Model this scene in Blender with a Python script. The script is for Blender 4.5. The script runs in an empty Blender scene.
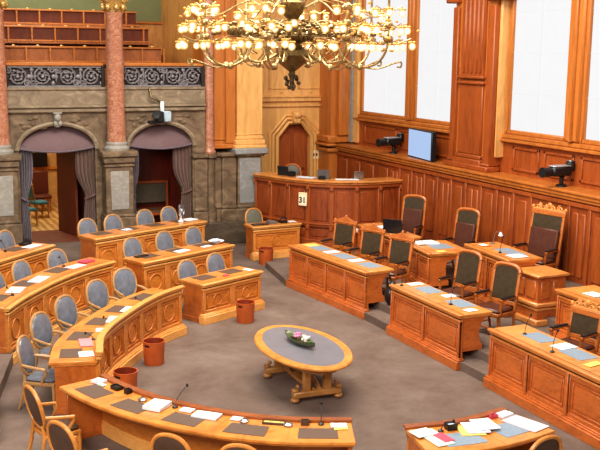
import bpy, bmesh, math, random
from mathutils import Vector, Matrix
random.seed(7)
sc = bpy.context.scene
col = sc.collection
PI = math.pi
def R(d): return math.radians(d)

# ------------------------------------------------------------------ materials
MATS = {}
def nmat(name):
    m = bpy.data.materials.new(name); m.use_nodes = True
    nt = m.node_tree; b = nt.nodes['Principled BSDF']
    MATS[name] = m
    return m, nt, b
def ramp(nt, fac, stops):
    r = nt.nodes.new('ShaderNodeValToRGB')
    e = r.color_ramp.elements
    e[0].position, e[0].color = stops[0][0], (*stops[0][1], 1)
    e[1].position, e[1].color = stops[-1][0], (*stops[-1][1], 1)
    for p, c in stops[1:-1]:
        k = e.new(p); k.color = (*c, 1)
    nt.links.new(fac, r.inputs[0]); return r
def texco(nt, scale, out='Object'):
    t = nt.nodes.new('ShaderNodeTexCoord'); mp = nt.nodes.new('ShaderNodeMapping')
    mp.inputs['Scale'].default_value = scale
    nt.links.new(t.outputs[out], mp.inputs[0]); return mp.outputs[0]
def noise(nt, vec, scale, detail=4, dist=0, rough=.55):
    n = nt.nodes.new('ShaderNodeTexNoise'); n.inputs['Scale'].default_value = scale
    n.inputs['Detail'].default_value = detail; n.inputs['Distortion'].default_value = dist
    n.inputs['Roughness'].default_value = rough
    nt.links.new(vec, n.inputs['Vector']); return n.outputs['Fac']
def bump(nt, b, fac, s=.2, d=.01):
    bp = nt.nodes.new('ShaderNodeBump'); bp.inputs['Strength'].default_value = s; bp.inputs['Distance'].default_value = d
    nt.links.new(fac, bp.inputs['Height']); nt.links.new(bp.outputs[0], b.inputs['Normal'])
def mul(c, k): return tuple(min(1, x*k) for x in c)
def wood(name, c, rough=.38, scale=(1, 1, 1), var=.35, g=6, coat=.15):
    m, nt, b = nmat(name)
    v = texco(nt, scale)
    f = noise(nt, v, g, 5, 1.2)
    f2 = noise(nt, v, g*.22, 3, .3)
    mx = nt.nodes.new('ShaderNodeMath'); mx.operation = 'ADD'; mx.inputs[1].default_value = 0
    a = nt.nodes.new('ShaderNodeMath'); a.operation = 'MULTIPLY'; a.inputs[1].default_value = .6
    nt.links.new(f2, a.inputs[0]); nt.links.new(f, mx.inputs[0]); nt.links.new(a.outputs[0], mx.inputs[1])
    lo = tuple(x*(1-var)**(1+.35*i) for i, x in enumerate(c)); hi = mul(c, 1+var*.7)
    r = ramp(nt, mx.outputs[0], [(.5, lo), (.78, c), (1.05 if False else 1.0, hi)])
    nt.links.new(r.outputs[0], b.inputs['Base Color'])
    b.inputs['Roughness'].default_value = rough
    b.inputs['Coat Weight'].default_value = coat; b.inputs['Coat Roughness'].default_value = .25
    return m
def plain(name, c, rough=.5, metal=0, var=.12, sc_=14, bmp=0, sheen=0, spec=.5):
    m, nt, b = nmat(name)
    v = texco(nt, (1, 1, 1)); f = noise(nt, v, sc_, 4)
    r = ramp(nt, f, [(.3, mul(c, 1-var)), (.7, mul(c, 1+var))])
    nt.links.new(r.outputs[0], b.inputs['Base Color'])
    b.inputs['Roughness'].default_value = rough; b.inputs['Metallic'].default_value = metal
    b.inputs['Specular IOR Level'].default_value = spec
    if sheen: b.inputs['Sheen Weight'].default_value = sheen
    if bmp: bump(nt, b, f, bmp)
    return m
def emis(name, c, s):
    m, nt, b = nmat(name)
    b.inputs['Base Color'].default_value = (.02, .02, .02, 1); b.inputs['Emission Color'].default_value = (*c, 1)
    b.inputs['Emission Strength'].default_value = s
    v = texco(nt, (1, 1, 1)); f = noise(nt, v, 3, 2)
    r = ramp(nt, f, [(.2, mul(c, .97)), (.8, c)]); nt.links.new(r.outputs[0], b.inputs['Emission Color'])
    return m
OAK = wood('oak', (.57, .215, .048), scale=(1, 1, 3), var=.25)
OAKL = wood('oak_highlight', (.72, .35, .10), scale=(1, 1, 2), var=.18, rough=.3, coat=.3)  # paler oak: highlights on ledges and plinths put into the colour
OAKT = wood('oak_top', (.62, .23, .045), rough=.28, scale=(1, 1, 1), g=4, coat=.35)
OAKP = wood('oak_panel', (.55, .19, .034), scale=(1, 1, 2.5), var=.28)
RIM = wood('oak_rim', (.27, .075, .018), rough=.35)
OAKI = wood('oak_inner', (.46, .13, .025), rough=.3, coat=.3)
RED = wood('mahogany', (.49, .135, .029), scale=(1, 1, 2.5), var=.28)
REDL_ = wood('mahogany_highlight', (.60, .22, .055), scale=(1, 1, 2), var=.2, rough=.3, coat=.3)  # paler mahogany: ledge highlights put into the colour
REDT = wood('mahogany_top', (.62, .25, .065), rough=.28, g=4, coat=.35)  # glossy highlight on the tops put in as paler colour
WALLW = wood('wall_wood', (.265, .058, .0115), scale=(2.5, 2.5, .5), var=.38, g=4, rough=.5, coat=0)
WALLW2 = wood('wall_wood_light', (.31, .074, .0135), scale=(2.5, 2.5, .5), var=.3, g=4, rough=.5, coat=0)
WALLD = wood('wall_wood_dark', (.2, .042, .009), scale=(2.5, 2.5, .5), var=.4, g=4)
CREAM = wood('cream_wood', (.70, .39, .135), scale=(2, 2, .4), var=.2, g=3, coat=.05)
PILO = wood('pilaster_orange', (.44, .15, .03), scale=(3, 3, .3), var=.3, g=3)
CHW = wood('chair_wood', (.40, .215, .085), scale=(1, 1, 1), g=12, var=.25)
CHW2 = wood('chair_wood_amber', (.56, .22, .045), scale=(1, 1, 1), g=12, var=.25)
CHR = wood('chair_wood_red', (.40, .12, .022), g=10, var=.3)
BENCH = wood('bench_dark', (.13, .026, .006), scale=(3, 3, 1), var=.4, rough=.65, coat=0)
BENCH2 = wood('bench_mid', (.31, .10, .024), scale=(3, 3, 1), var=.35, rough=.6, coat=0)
BENCHO = wood('bench_rail', (.44, .15, .026), scale=(1, 1, 1), var=.3)
BLUE = plain('blue_leather', (.145, .158, .19), .26, var=.2, sc_=9)
BROWNL = plain('brown_leather', (.085, .045, .028), .4, var=.2, sc_=9)
OLIVE = plain('olive_leather', (.052, .034, .016), .45, var=.25)
REDL = plain('red_brown_leather', (.085, .026, .014), .4, var=.2)
GREYGREEN = plain('grey_green_leather', (.15, .15, .11), .4)
PADB = plain('brown_pad', (.115, .068, .046), .5, var=.1, sc_=30)
PADG = plain('blue_pad', (.22, .29, .36), .4, var=.1, sc_=30)
BLACK = plain('black_plastic', (.012, .012, .014), .4)
BLACKL = plain('black_leather', (.014, .012, .012), .3)
STEEL = plain('steel', (.35, .35, .36), .3, .9)
PAPER = plain('paper', (.72, .72, .74), .7, var=.03)
PAPERB = plain('pale_blue_paper', (.60, .68, .80), .7, var=.04)
PINKF = plain('pink_folder', (.74, .26, .28), .6, var=.04)
PINKP = plain('pink_paper', (.80, .55, .58), .7, var=.04)
MAG = plain('magenta_card', (.62, .07, .12), .5)
YEL = plain('yellow_paper', (.75, .55, .14), .6)
GREENP = plain('green_paper', (.55, .68, .55), .6)
TERRA = plain('terracotta', (.52, .12, .028), .42, var=.14, sc_=6)
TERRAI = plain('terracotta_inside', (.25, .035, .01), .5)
CURT = plain('curtain_cloth', (.135, .068, .05), .75, var=.15, sheen=.3)
CURTV = plain('curtain_violet', (.13, .10, .125), .75, var=.15, sheen=.3)
VAL = plain('valance_cloth', (.165, .10, .105), .7, var=.06, sheen=.3)
IRON = plain('iron', (.22, .20, .21), .4, .3, var=.3)
IRONB = plain('iron_back', (.022, .014, .012), .6)
GILT = plain('gilt', (.55, .36, .13), .4, .6, var=.4, sc_=30, bmp=.4)
BRASS = plain('brass_old', (.20, .135, .055), .35, .75, var=.4, sc_=25)
BRASSD = plain('brass_dark', (.12, .085, .045), .4, .7, var=.4, sc_=25)
DARK = plain('dark_void', (.012, .009, .008), .8)
GREEN = plain('gallery_green', (.18, .195, .09), .8, var=.08, sc_=2)
GALW = wood('gallery_wall_wood', (.52, .25, .07), scale=(2, 2, .5), var=.25, g=3)
WARMW = plain('warm_wall', (.62, .40, .16), .6, var=.15, sc_=5)
TEAL = plain('teal_fabric', (.05, .20, .27), .7)
FLOWP = plain('flower_pink', (.65, .20, .36), .6, var=.3)
FLOWW = plain('flower_white', (.75, .68, .60), .6, var=.2)
LEAF = plain('leaf', (.10, .17, .04), .6, var=.4)
PEWTER = plain('pewter_green', (.13, .15, .085), .3, .6)
SCREEN = emis('screen_glow', (.42, .58, .86), .8)
BULB = emis('bulb_glow', (1, .84, .58), 7)
def halo():  # glare fringe around each bulb, modelled as a translucent glowing shell
    m, nt, b = nmat('bulb_halo')
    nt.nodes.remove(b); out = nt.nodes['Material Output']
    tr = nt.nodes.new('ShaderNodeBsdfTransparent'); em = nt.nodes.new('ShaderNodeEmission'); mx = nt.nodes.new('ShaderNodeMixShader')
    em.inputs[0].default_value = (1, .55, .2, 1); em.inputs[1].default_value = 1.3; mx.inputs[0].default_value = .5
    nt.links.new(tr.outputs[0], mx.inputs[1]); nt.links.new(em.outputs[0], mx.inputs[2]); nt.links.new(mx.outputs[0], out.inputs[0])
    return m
HALO = halo()
GLASSW = emis('window_daylight', (.70, .708, .72), 1.0)
GLAZB = emis('glazing_glow', (.665, .675, .69), 1.0)  # glow given to the bars so they blend into the bright panes
TABLET = plain('table_slate', (.17, .165, .19), .4, var=.08, sc_=4)
TABLEO = wood('table_oak', (.58, .25, .055), rough=.3, g=5, coat=.3)
TABLEL = wood('table_leg_oak', (.36, .17, .05), g=5)

def stone(name, c1, c2, sc_=2.2, rough=.6):
    m, nt, b = nmat(name)
    v = texco(nt, (1, 1, 1.6)); f = noise(nt, v, sc_, 8, 1.4, .65)
    r = ramp(nt, f, [(.3, c1), (.52, tuple((x+y)/2*.9 for x, y in zip(c1, c2))), (.72, c2)])
    nt.links.new(r.outputs[0], b.inputs['Base Color']); b.inputs['Roughness'].default_value = rough
    bump(nt, b, f, .15)
    return m
STONE = stone('stone', (.08, .05, .028), (.31, .215, .13), 1.8)
STONEB = stone('stone_band', (.16, .115, .07), (.40, .31, .21), 2.2)
STONED = stone('stone_dark', (.065, .047, .032), (.16, .115, .075), 2.6)
STONEG = stone('stone_grey', (.22, .22, .21), (.36, .36, .35), 3)
STONEP = stone('stone_pale', (.26, .24, .21), (.44, .41, .36), 4)
COLM = stone('column_marble', (.30, .085, .035), (.66, .36, .24), 8, .3)

def carpet():
    m, nt, b = nmat('carpet')
    v = texco(nt, (1, 1, 1)); f = noise(nt, v, .7, 8, .3, .72); f2 = noise(nt, v, 90, 3)
    r = ramp(nt, f, [(.28, (.118, .078, .060)), (.5, (.18, .130, .107)), (.74, (.25, .194, .166))])
    mx = nt.nodes.new('ShaderNodeMixRGB'); mx.blend_type = 'MULTIPLY'; mx.inputs[0].default_value = .35
    r2 = ramp(nt, f2, [(.3, (.6, .6, .6)), (.7, (1.2 if False else 1, 1, 1))])
    nt.links.new(r.outputs[0], mx.inputs[1]); nt.links.new(r2.outputs[0], mx.inputs[2])
    nt.links.new(mx.outputs[0], b.inputs['Base Color']); b.inputs['Roughness'].default_value = .9
    b.inputs['Specular IOR Level'].default_value = .15
    bump(nt, b, f2, .25, .004)
    return m
CARPET = carpet()
def parquet():
    m, nt, b = nmat('parquet')
    v = texco(nt, (1, 1, 1)); w = nt.nodes.new('ShaderNodeTexWave'); w.inputs['Scale'].default_value = 1.6
    w.inputs['Distortion'].default_value = 3; nt.links.new(v, w.inputs['Vector'])
    r = ramp(nt, w.outputs['Fac'], [(.2, (.46, .26, .09)), (.8, (.72, .5, .22))])
    nt.links.new(r.outputs[0], b.inputs['Base Color']); b.inputs['Roughness'].default_value = .3
    return m
PARQ = parquet()

# ------------------------------------------------------------------ mesh builder
class MB:
    def __init__(s): s.bm = bmesh.new()
    def _add(s, geom_verts, M):
        bmesh.ops.transform(s.bm, matrix=M, verts=geom_verts)
    def box(s, c, size, rz=0, rx=0, ry=0, bev=0, M=None):
        g = bmesh.ops.create_cube(s.bm, size=1)['verts']
        bmesh.ops.scale(s.bm, vec=size, verts=g)
        if bev:
            es = list({e for v in g for e in v.link_edges})
            o = bmesh.ops.bevel(s.bm, geom=es, offset=min(bev, min(size)*.45), segments=1, affect='EDGES', profile=.5)
            g = list({v for f in o['faces'] for v in f.verts} | {v for v in g if v.is_valid})
        T = Matrix.Translation(c) @ Matrix.Rotation(rz, 4, 'Z') @ Matrix.Rotation(ry, 4, 'Y') @ Matrix.Rotation(rx, 4, 'X')
        if M: T = M @ T
        s._add(g, T); return s
    def bx(s, x0, x1, y0, y1, z0, z1, bev=0):
        return s.box(((x0+x1)/2, (y0+y1)/2, (z0+z1)/2), (abs(x1-x0), abs(y1-y0), abs(z1-z0)), bev=bev)
    def tube(s, pts, r, seg=8, closed=False, sq=None):
        pts = [Vector(p) for p in pts]; n = len(pts)
        rr = r if isinstance(r, (list, tuple)) else [r]*n
        rings = []; up = Vector((0, 0, 1)); prev = None
        for i, p in enumerate(pts):
            if closed: t = pts[(i+1) % n]-pts[i-1]
            else: t = pts[min(i+1, n-1)]-pts[max(i-1, 0)]
            t.normalize()
            if prev is None:
                a = up if abs(t.dot(up)) < .95 else Vector((1, 0, 0))
                u = t.cross(a).normalized()
            else:
                u = (prev-t*prev.dot(t))
                u = u.normalized() if u.length > 1e-6 else t.orthogonal().normalized()
            prev = u; w = t.cross(u)
            k = (1, 1) if sq is None else sq
            rings.append([s.bm.verts.new(p+rr[i]*(u*math.cos(a)*k[0]+w*math.sin(a)*k[1])) for a in [2*PI*j/seg for j in range(seg)]])
        m = n if closed else n-1
        for i in range(m):
            A, B = rings[i], rings[(i+1) % n]
            for j in range(seg):
                s.bm.faces.new((A[j], A[(j+1) % seg], B[(j+1) % seg], B[j]))
        if not closed:
            s.bm.faces.new(list(reversed(rings[0]))); s.bm.faces.new(rings[-1])
        return s
    def lathe(s, prof, c=(0, 0, 0), seg=20, M=None, cap=True, sx=1, sy=1):
        T = Matrix.Translation(c)
        if M: T = T @ M
        rings = []
        for r, z in prof:
            rings.append([s.bm.verts.new(T @ Vector((max(r, 1e-4)*math.cos(2*PI*j/seg)*sx, max(r, 1e-4)*math.sin(2*PI*j/seg)*sy, z))) for j in range(seg)])
        for A, B in zip(rings, rings[1:]):
            for j in range(seg): s.bm.faces.new((A[j], A[(j+1) % seg], B[(j+1) % seg], B[j]))
        if cap:
            s.bm.faces.new(list(reversed(rings[0]))); s.bm.faces.new(rings[-1])
        return s
    def prism(s, poly, z0, z1, M=None):
        T = M or Matrix()
        a = [s.bm.verts.new(T @ Vector((x, y, z0))) for x, y in poly]; b = [s.bm.verts.new(T @ Vector((x, y, z1))) for x, y in poly]
        n = len(poly)
        s.bm.faces.new(list(reversed(a))); s.bm.faces.new(b)
        for i in range(n): s.bm.faces.new((a[i], a[(i+1) % n], b[(i+1) % n], b[i]))
        return s
    def ell(s, c, r, seg=12, rings=8, M=None):
        prof = [(math.sin(PI*i/rings), -math.cos(PI*i/rings)) for i in range(rings+1)]
        T = Matrix.Translation(c) @ (M or Matrix()) @ Matrix.Diagonal((*r, 1))
        return s.lathe(prof, (0, 0, 0), seg, T, cap=False)
    def cbox(s, cv, s0, s1, d0, d1, z0, z1, step=.18, dz=None):
        """a box bent along a plan curve: s along it, d behind its front, z up"""
        n = max(1, int(math.ceil(abs(s1-s0)/step))) if cv.bent else 1
        ss = [s0+(s1-s0)*i/n for i in range(n+1)]
        rings = []
        for q in ss:
            a = cv.at(q, d0); b = cv.at(q, d1)
            rings.append([s.bm.verts.new(p) for p in ((*a, z0), (*b, z0), (*b, z1), (*a, z1))])
        for A, B in zip(rings, rings[1:]):
            for j in range(4): s.bm.faces.new((A[j], A[(j+1) % 4], B[(j+1) % 4], B[j]))
        s.bm.faces.new(list(reversed(rings[0]))); s.bm.faces.new(rings[-1])
        return s
    def build(s, name, mat, parent=None, bev=0, raw=False):
        me = bpy.data.meshes.new(name)
        bmesh.ops.recalc_face_normals(s.bm, faces=s.bm.faces)
        if parent is not None and not raw:
            bmesh.ops.translate(s.bm, vec=-wloc(parent), verts=s.bm.verts)
        s.bm.to_mesh(me); s.bm.free()
        me.shade_smooth()
        try: me.set_sharp_from_angle(angle=R(38))
        except Exception: pass
        me.materials.append(mat)
        o = bpy.data.objects.new(name, me); col.objects.link(o)
        if parent is not None: o.parent = parent
        if bev:
            bm = o.modifiers.new('Bevel', 'BEVEL'); bm.width = bev; bm.segments = 1; bm.limit_method = 'ANGLE'
        return o
def wloc(o):
    v = Vector(o.location); p = o.parent
    while p: v += Vector(p.location); p = p.parent
    return v
class Curve:
    def __init__(s, pts, n=60):
        s.bent = len(pts) > 2
        P = [Vector((p[0], p[1])) for p in pts]
        if s.bent:
            Q = []
            E = [2*P[0]-P[1]]+P+[2*P[-1]-P[-2]]
            for i in range(1, len(E)-2):
                for k in range(8):
                    t = k/8; a, b, c, d = E[i-1:i+3]
                    Q.append(.5*((2*b)+(c-a)*t+(2*a-5*b+4*c-d)*t*t+(-a+3*b-3*c+d)*t**3))
            Q.append(P[-1]); P = Q
            for _ in range(6): P = [P[0]]+[(P[i-1]+2*P[i]+P[i+1])/4 for i in range(1, len(P)-1)]+[P[-1]]
        s.P = P; s.S = [0]
        for a, b in zip(P, P[1:]): s.S.append(s.S[-1]+(b-a).length)
        s.L = s.S[-1]
    def pt(s, q):
        if q <= 0: d = (s.P[1]-s.P[0]).normalized(); return s.P[0]+d*q, d
        if q >= s.L: d = (s.P[-1]-s.P[-2]).normalized(); return s.P[-1]+d*(q-s.L), d
        for i in range(len(s.P)-1):
            if q <= s.S[i+1]:
                t = (q-s.S[i])/(s.S[i+1]-s.S[i]); d = (s.P[i+1]-s.P[i]).normalized()
                # smoothed direction
                d0 = (s.P[min(i+1, len(s.P)-1)]-s.P[max(i-1, 0)]).normalized(); d1 = (s.P[min(i+2, len(s.P)-1)]-s.P[i]).normalized()
                return s.P[i].lerp(s.P[i+1], t), d0.lerp(d1, t).normalized()
    def at(s, q, d):
        p, t = s.pt(q); return (p.x-t.y*d, p.y+t.x*d)
    def ang(s, q):
        p, t = s.pt(q); return math.atan2(t.y, t.x)
    def near(s, x, y):
        best = min(range(101), key=lambda i: (s.pt(s.L*i/100)[0]-Vector((x, y))).length); return s.L*best/100

# ------------------------------------------------------------------ object helpers
def tag(o, label=None, cat=None, group=None, kind=None):
    if label: o['label'] = label
    if cat: o['category'] = cat
    if group: o['group'] = group
    if kind: o['kind'] = kind
    return o
def empty(name, loc, label, cat, group=None, rz=0):
    o = bpy.data.objects.new(name, None); o.empty_display_size = .1
    o.location = loc; o.rotation_euler.z = rz; col.objects.link(o)
    return tag(o, label, cat, group)
def struct(mb, name, mat, parent=None, **k):
    o = mb.build(name, mat, parent, **k)
    if parent is None: o['kind'] = 'structure'
    return o
def dup(o, loc=None, rz=None, label=None, group=None, parent=None):
    c = o.copy(); col.objects.link(c); c.parent = parent
    if loc is not None: c.location = loc
    if rz is not None: c.rotation_euler.z = rz
    if label: c['label'] = label
    if group: c['group'] = group
    for ch in o.children: dup(ch, parent=c)
    return c
ORD = ['first', 'second', 'third', 'fourth', 'fifth', 'sixth', 'seventh', 'eighth']

# ------------------------------------------------------------------ camera, sized for a 600 x 450 frame
F, H = 979.0, 5.3
yaw, pitch, roll = R(24.7), R(10.13), R(.65)
f = Vector((math.sin(yaw)*math.cos(pitch), math.cos(yaw)*math.cos(pitch), -math.sin(pitch)))
r = Vector((math.cos(yaw), -math.sin(yaw), 0)); u = r.cross(f)
r2 = r*math.cos(roll)+u*math.sin(roll); u2 = -r*math.sin(roll)+u*math.cos(roll)
cd = bpy.data.cameras.new('camera'); cam = bpy.data.objects.new('camera', cd); col.objects.link(cam)
cd.sensor_width = 36; cd.lens = F/600*36; cd.clip_end = 200
cam.matrix_world = Matrix(((r2.x, u2.x, -f.x, 0), (r2.y, u2.y, -f.y, 0), (r2.z, u2.z, -f.z, H), (0, 0, 0, 1)))
sc.camera = cam
sc.view_settings.view_transform = 'Standard'; sc.view_settings.look = 'Medium High Contrast'
sc.view_settings.exposure = .08; sc.view_settings.gamma = 1

# ------------------------------------------------------------------ light
w = bpy.data.worlds.new('world'); sc.world = w; w.use_nodes = True
bg = w.node_tree.nodes['Background']; bg.inputs[0].default_value = (1, .955, .90, 1); bg.inputs[1].default_value = .50
def area(name, loc, target, size, power, c=(1, 1, 1), sy=None):
    l = bpy.data.lights.new(name, 'AREA'); l.energy = power; l.color = c; l.size = size
    if sy: l.shape = 'RECTANGLE'; l.size_y = sy
    o = bpy.data.objects.new(name, l); col.objects.link(o); o.location = loc
    o.rotation_euler = (Vector(target)-Vector(loc)).to_track_quat('-Z', 'Y').to_euler(); return o
area('overhead_fill', (6.5, 15, 10.5), (6.5, 15.5, 0), 7, 1900, (1, .93, .82))  # soft fill added overhead, stands for no fitting in the hall
area('camera_side_fill', (-3, 4, 8.5), (8, 18, 1.5), 5, 1500, (1, .94, .88))  # directional fill added from the camera side, no window there
area('gallery_fill', (4.5, 27.5, 9.4), (4.5, 28.5, 4.5), 3, 200, (1, .9, .75))  # fill added to brighten the gallery and its side wall
area('doorway_room_fill', (4.4, 28.8, 3.9), (4.4, 28.8, 0), 2, 90, (1, .85, .6))  # unseen fill lamp added to brighten the room beyond

# ------------------------------------------------------------------ setting: floors
XW = 13.25   # dado plane of the window wall
YB = 25.0    # arcade wall plane
struct(MB().bx(-6, 14.5, 4, 28, -.2, 0), 'floor', CARPET)
def area_poly(name, poly, z0, z1, mat): return struct(MB().prism(poly, z0, z1), name, mat)
area_poly('floor_tier_lower', [(-4, 8), (1.55, 13.0), (1.75, 14.6), (2.28, 16.55), (3.0, 17.7), (3.86, 18.72), (4.7, 19.4), (5.3, 19.2), (7.72, 20.25), (7.72, YB+.2), (-4, YB+.2)], -.05, .2, CARPET)
area_poly('floor_tier_upper', [(-4, 14), (1.3, 18.0), (2.55, 19.5), (3.8, 20.7), (4.75, 21.0), (7.72, 22.25), (7.72, YB+.25), (-4, YB+.25)], .1, .4, CARPET)
struct(MB().bx(1.54, 1.58, 13, 14.6, .17, .21), 'trim_1', STEEL)
area_poly('floor_rostrum_step', [(8.98, 5), (9.1, 5), (9.12, 16.8), (8.8, 19.9), (9.1, 21.8), (13.3, 22.0), (13.3, 5)], -.1, .15, CARPET)
area_poly('floor_rostrum', [(9.5, 5), (9.5, 16.9), (9.4, 19.75), (10.3, 21.7), (13.3, 21.7), (13.3, 5)], 0, .3, CARPET)
area_poly('floor_rostrum_upper', [(11.55, 5), (11.55, 21.3), (13.3, 21.3), (13.3, 5)], .2, .45, CARPET)

# ------------------------------------------------------------------ setting: window wall (right)
m = MB()
m.bx(XW, XW+.5, 3, 27.3, 0, 2.5)
struct(m, 'wall_right', WALLW)
m = MB()   # dado panelling
y = 3.2; k = 0
while y < 23.0:
    wd = .62
    m.bx(XW-.03, XW+.02, y, y+.09, .62, 2.26, .01)
    if k % 2 == 0:
        m.bx(XW-.022, XW+.02, y+.2, y+wd-.1, .8, 2.12, .015)
    else:
        for q in range(2): m.bx(XW-.022, XW+.02, y+.16+q*.22, y+.33+q*.22, .8, 2.12, .02)
    y += wd; k += 1
for yy in (23.1, 23.9, 24.7, 25.5): m.bx(XW-.03, XW+.02, yy, yy+.5, 1.2, 2.15, .02)
m.bx(XW-.04, XW+.02, 3, 26.2, 2.24, 2.33, .01)
struct(m, 'trim_2', WALLW2)
struct(MB().bx(XW-.06, XW+.02, 3, 26.2, .3, .62, .02).bx(XW-.09, XW+.02, 3, 26.2, .3, .5, .02), 'baseboard_right', WALLD)
m = MB(); m.bx(XW-.12, XW+.62, 3, 26.4, 2.5, 2.56, .012); m.bx(XW-.09, XW+.1, 3, 26.4, 2.42, 2.5, .015); m.bx(XW-.06, XW+.1, 3, 26.4, 2.36, 2.42, .01)
struct(m, 'trim_3', PILO)
XG = 13.75   # glass plane
m = MB(); m.bx(XG-.05, XG+.3, 3, 27.3, 2.5, 3.5)
struct(m, 'wall_right_sill', WALLW2)
m = MB()
for y0, y1 in ((13.2, 15.9), (16.1, 17.1), (17.25, 18.2), (20.3, 21.6), (21.75, 23.3), (23.45, 25.3)):
    for a, b, c_, d in ((y0, y1, 2.66, 2.72), (y0, y1, 3.14, 3.2), (y0, y0+.07, 2.66, 3.2), (y1-.07, y1, 2.66, 3.2)):
        m.bx(XG-.085, XG-.04, a, b, c_, d, .012)
struct(m, 'trim_4', WALLW2)
m = MB(); m.bx(XG-.16, XG+.1, 3, 18.7, 3.28, 3.36, .02); m.bx(XG-.12, XG+.1, 3, 18.7, 3.36, 3.46, .02)
m.bx(XG-.16, XG+.1, 20.0, 25.9, 3.28, 3.36, .02); m.bx(XG-.12, XG+.1, 20.0, 25.9, 3.36, 3.46, .02)
struct(m, 'trim_5', PILO)
WINS = [(22.98, 25.6), (20.6, 22.62), (16.45, 18.5), (13.3, 15.95), (9.5, 13.0)]
for i, (y0, y1) in enumerate(WINS):
    t = empty('window_%d' % (i+1), (XG, (y0+y1)/2, 3.5), None, None); t['kind'] = 'structure'
    m = MB()
    for yy in (y0, y1): m.bx(XG-.06, XG+.06, yy-.06, yy+.06, 3.46, 9.5, .02)
    m.bx(XG-.06, XG+.06, y0, y1, 3.46, 3.56, .02); m.bx(XG-.06, XG+.06, y0, y1, 8.0, 8.1)
    m.build('window_frame', PILO, t)
    MB().bx(XG+.02, XG+.03, y0+.05, y1-.05, 3.54, 9.5).build('pane', GLASSW, t)
    m = MB()
    m.bx(XG+.0, XG+.019, (y0+y1)/2-.008, (y0+y1)/2+.008, 3.55, 9.5)
    for zz in (4.4, 5.3, 6.2): m.bx(XG+.0, XG+.019, y0+.05, y1-.05, zz-.006, zz+.006)
    m.build('glazing_bar', GLAZB, t)
# posts between the windows
m = MB()
for y0, y1 in ((22.66, 22.94), (15.98, 16.42), (13.0, 13.3)):
    m.bx(XG-.13, XG+.2, y0, y1, 3.47, 9.5, .04); m.bx(XG-.19, XG, (y0+y1)/2-.07, (y0+y1)/2+.07, 3.47, 9.5, .03)
struct(m, 'trim_6', PILO)
# the broad pier with its pilaster
m = MB()
m.bx(XW+.2, XG+.3, 18.72, 20.37, 2.56, 9.5)
struct(m, 'trim_7', PILO)
m = MB()
m.bx(XW+.06, XW+.35, 18.97, 20.12, 2.56, 2.8, .02); m.bx(XW+.1, XW+.35, 19.02, 20.07, 2.8, 2.9, .02)
m.bx(XW+.14, XW+.35, 19.07, 20.02, 2.9, 4.65, .02); m.bx(XW+.08, XW+.35, 19.02, 20.07, 4.55, 4.62, .02); m.bx(XW+.08, XW+.35, 19.02, 20.07, 4.68, 4.75, .02)
for q in range(5): m.bx(XW+.12, XW+.3, 19.15+q*.17, 19.25+q*.17, 4.8, 6.6, .03)
m.bx(XW+.15, XW+.35, 19.07, 20.02, 4.7, 9.5, .01)
m.bx(XW+.02, XW+.4, 18.62, 20.47, 2.56, 2.68, .02); m.bx(XW+.09, XW+.4, 18.67, 20.42, 2.68, 2.74, .02)
m.bx(XW+.05, XW+.5, 18.32, 18.97, 6.45, 6.6, .03); m.bx(XW+.05, XW+.5, 20.12, 20.62, 6.45, 6.6, .03)
m.bx(XW+.12, XW+.5, 18.67, 18.94, 2.7, 6.35, .02); m.bx(XW+.12, XW+.5, 20.15, 20.37, 2.7, 6.35, .02)
struct(m, 'trim_8', WALLW2)
struct(MB().bx(XW+.25, XW+.52, 18.58, 18.67, 2.9, 9.5, .02), 'trim_9', CREAM)

# ------------------------------------------------------------------ setting: alcove behind the rostrum bar
YR = 27.0
def hole_wall(m, x0, x1, zt, z0, y0, y1, holes):
    """wall in the XZ plane, with arched openings: (hx0,hx1,spring,apex,style)"""
    xs = x0
    for hx0, hx1, sp, ap, st in holes:
        m.bx(xs, hx0, y0, y1, z0, zt)
        n = 20
        for i in range(n):
            a, b = hx0+(hx1-hx0)*i/n, hx0+(hx1-hx0)*(i+1)/n
            def zz(x):
                t = abs((x-(hx0+hx1)/2)/((hx1-hx0)/2))
                if st == 'seg': return sp+(ap-sp)*math.sqrt(max(0, 1-t*t))
                return sp+(ap-sp)*min(1, (1-t)/.45) if t > .55 else ap
            za, zb = zz(a), zz(b)
            v = [m.bm.verts.new(p) for p in ((a, y0, za), (b, y0, zb), (b, y0, zt), (a, y0, zt), (a, y1, za), (b, y1, zb), (b, y1, zt), (a, y1, zt))]
            for q in ((0, 1, 2, 3), (7, 6, 5, 4), (0, 4, 5, 1), (3, 2, 6, 7)): m.bm.faces.new([v[j] for j in q])
        xs = hx1
    m.bx(xs, x1, y0, y1, z0, zt)
m = MB(); hole_wall(m, 9.6, 14.3, 9.5, 0, YR, YR+.4, [(11.68, 12.72, 2.72, 3.12, 'poly')])
struct(m, 'wall_back_alcove', CREAM)
m = MB()
for z0, z1, d in ((3.62, 3.7, .07), (3.78, 3.9, .10), (3.9, 3.95, .13)): m.bx(9.9, 13.3, YR-d, YR+.02, z0, z1, .015)
for xa, xb in ((10.0, 11.1), (11.35, 12.15), (12.3, 13.1)):
    for a, b, c_, d in ((xa, xb, 4.15, 4.19), (xa, xa+.04, 4.15, 7), (xb-.04, xb, 4.15, 7)): m.bx(a, b, YR-.035, YR+.02, c_, d, .01)
    m.box(((xa+xb)/2, YR-.02, 4.06), (.08, .05, .08), bev=.02)
struct(m, 'trim_10', CREAM)
m = MB()   # stepped arch surround
for off, dd in ((.0, .12), (.12, .07), (.22, .04)):
    P = [(11.68-off-.05, 1.0), (11.68-off-.05, 2.72+off*.5), (11.98-off*.4, 3.14+off), (12.42+off*.4, 3.14+off), (12.72+off+.05, 2.72+off*.5), (12.72+off+.05, 1.0)]
    m.tube([(x, YR-dd/2, z) for x, z in P], .055, 4)
struct(m, 'trim_11', CREAM)
m = MB()
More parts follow.
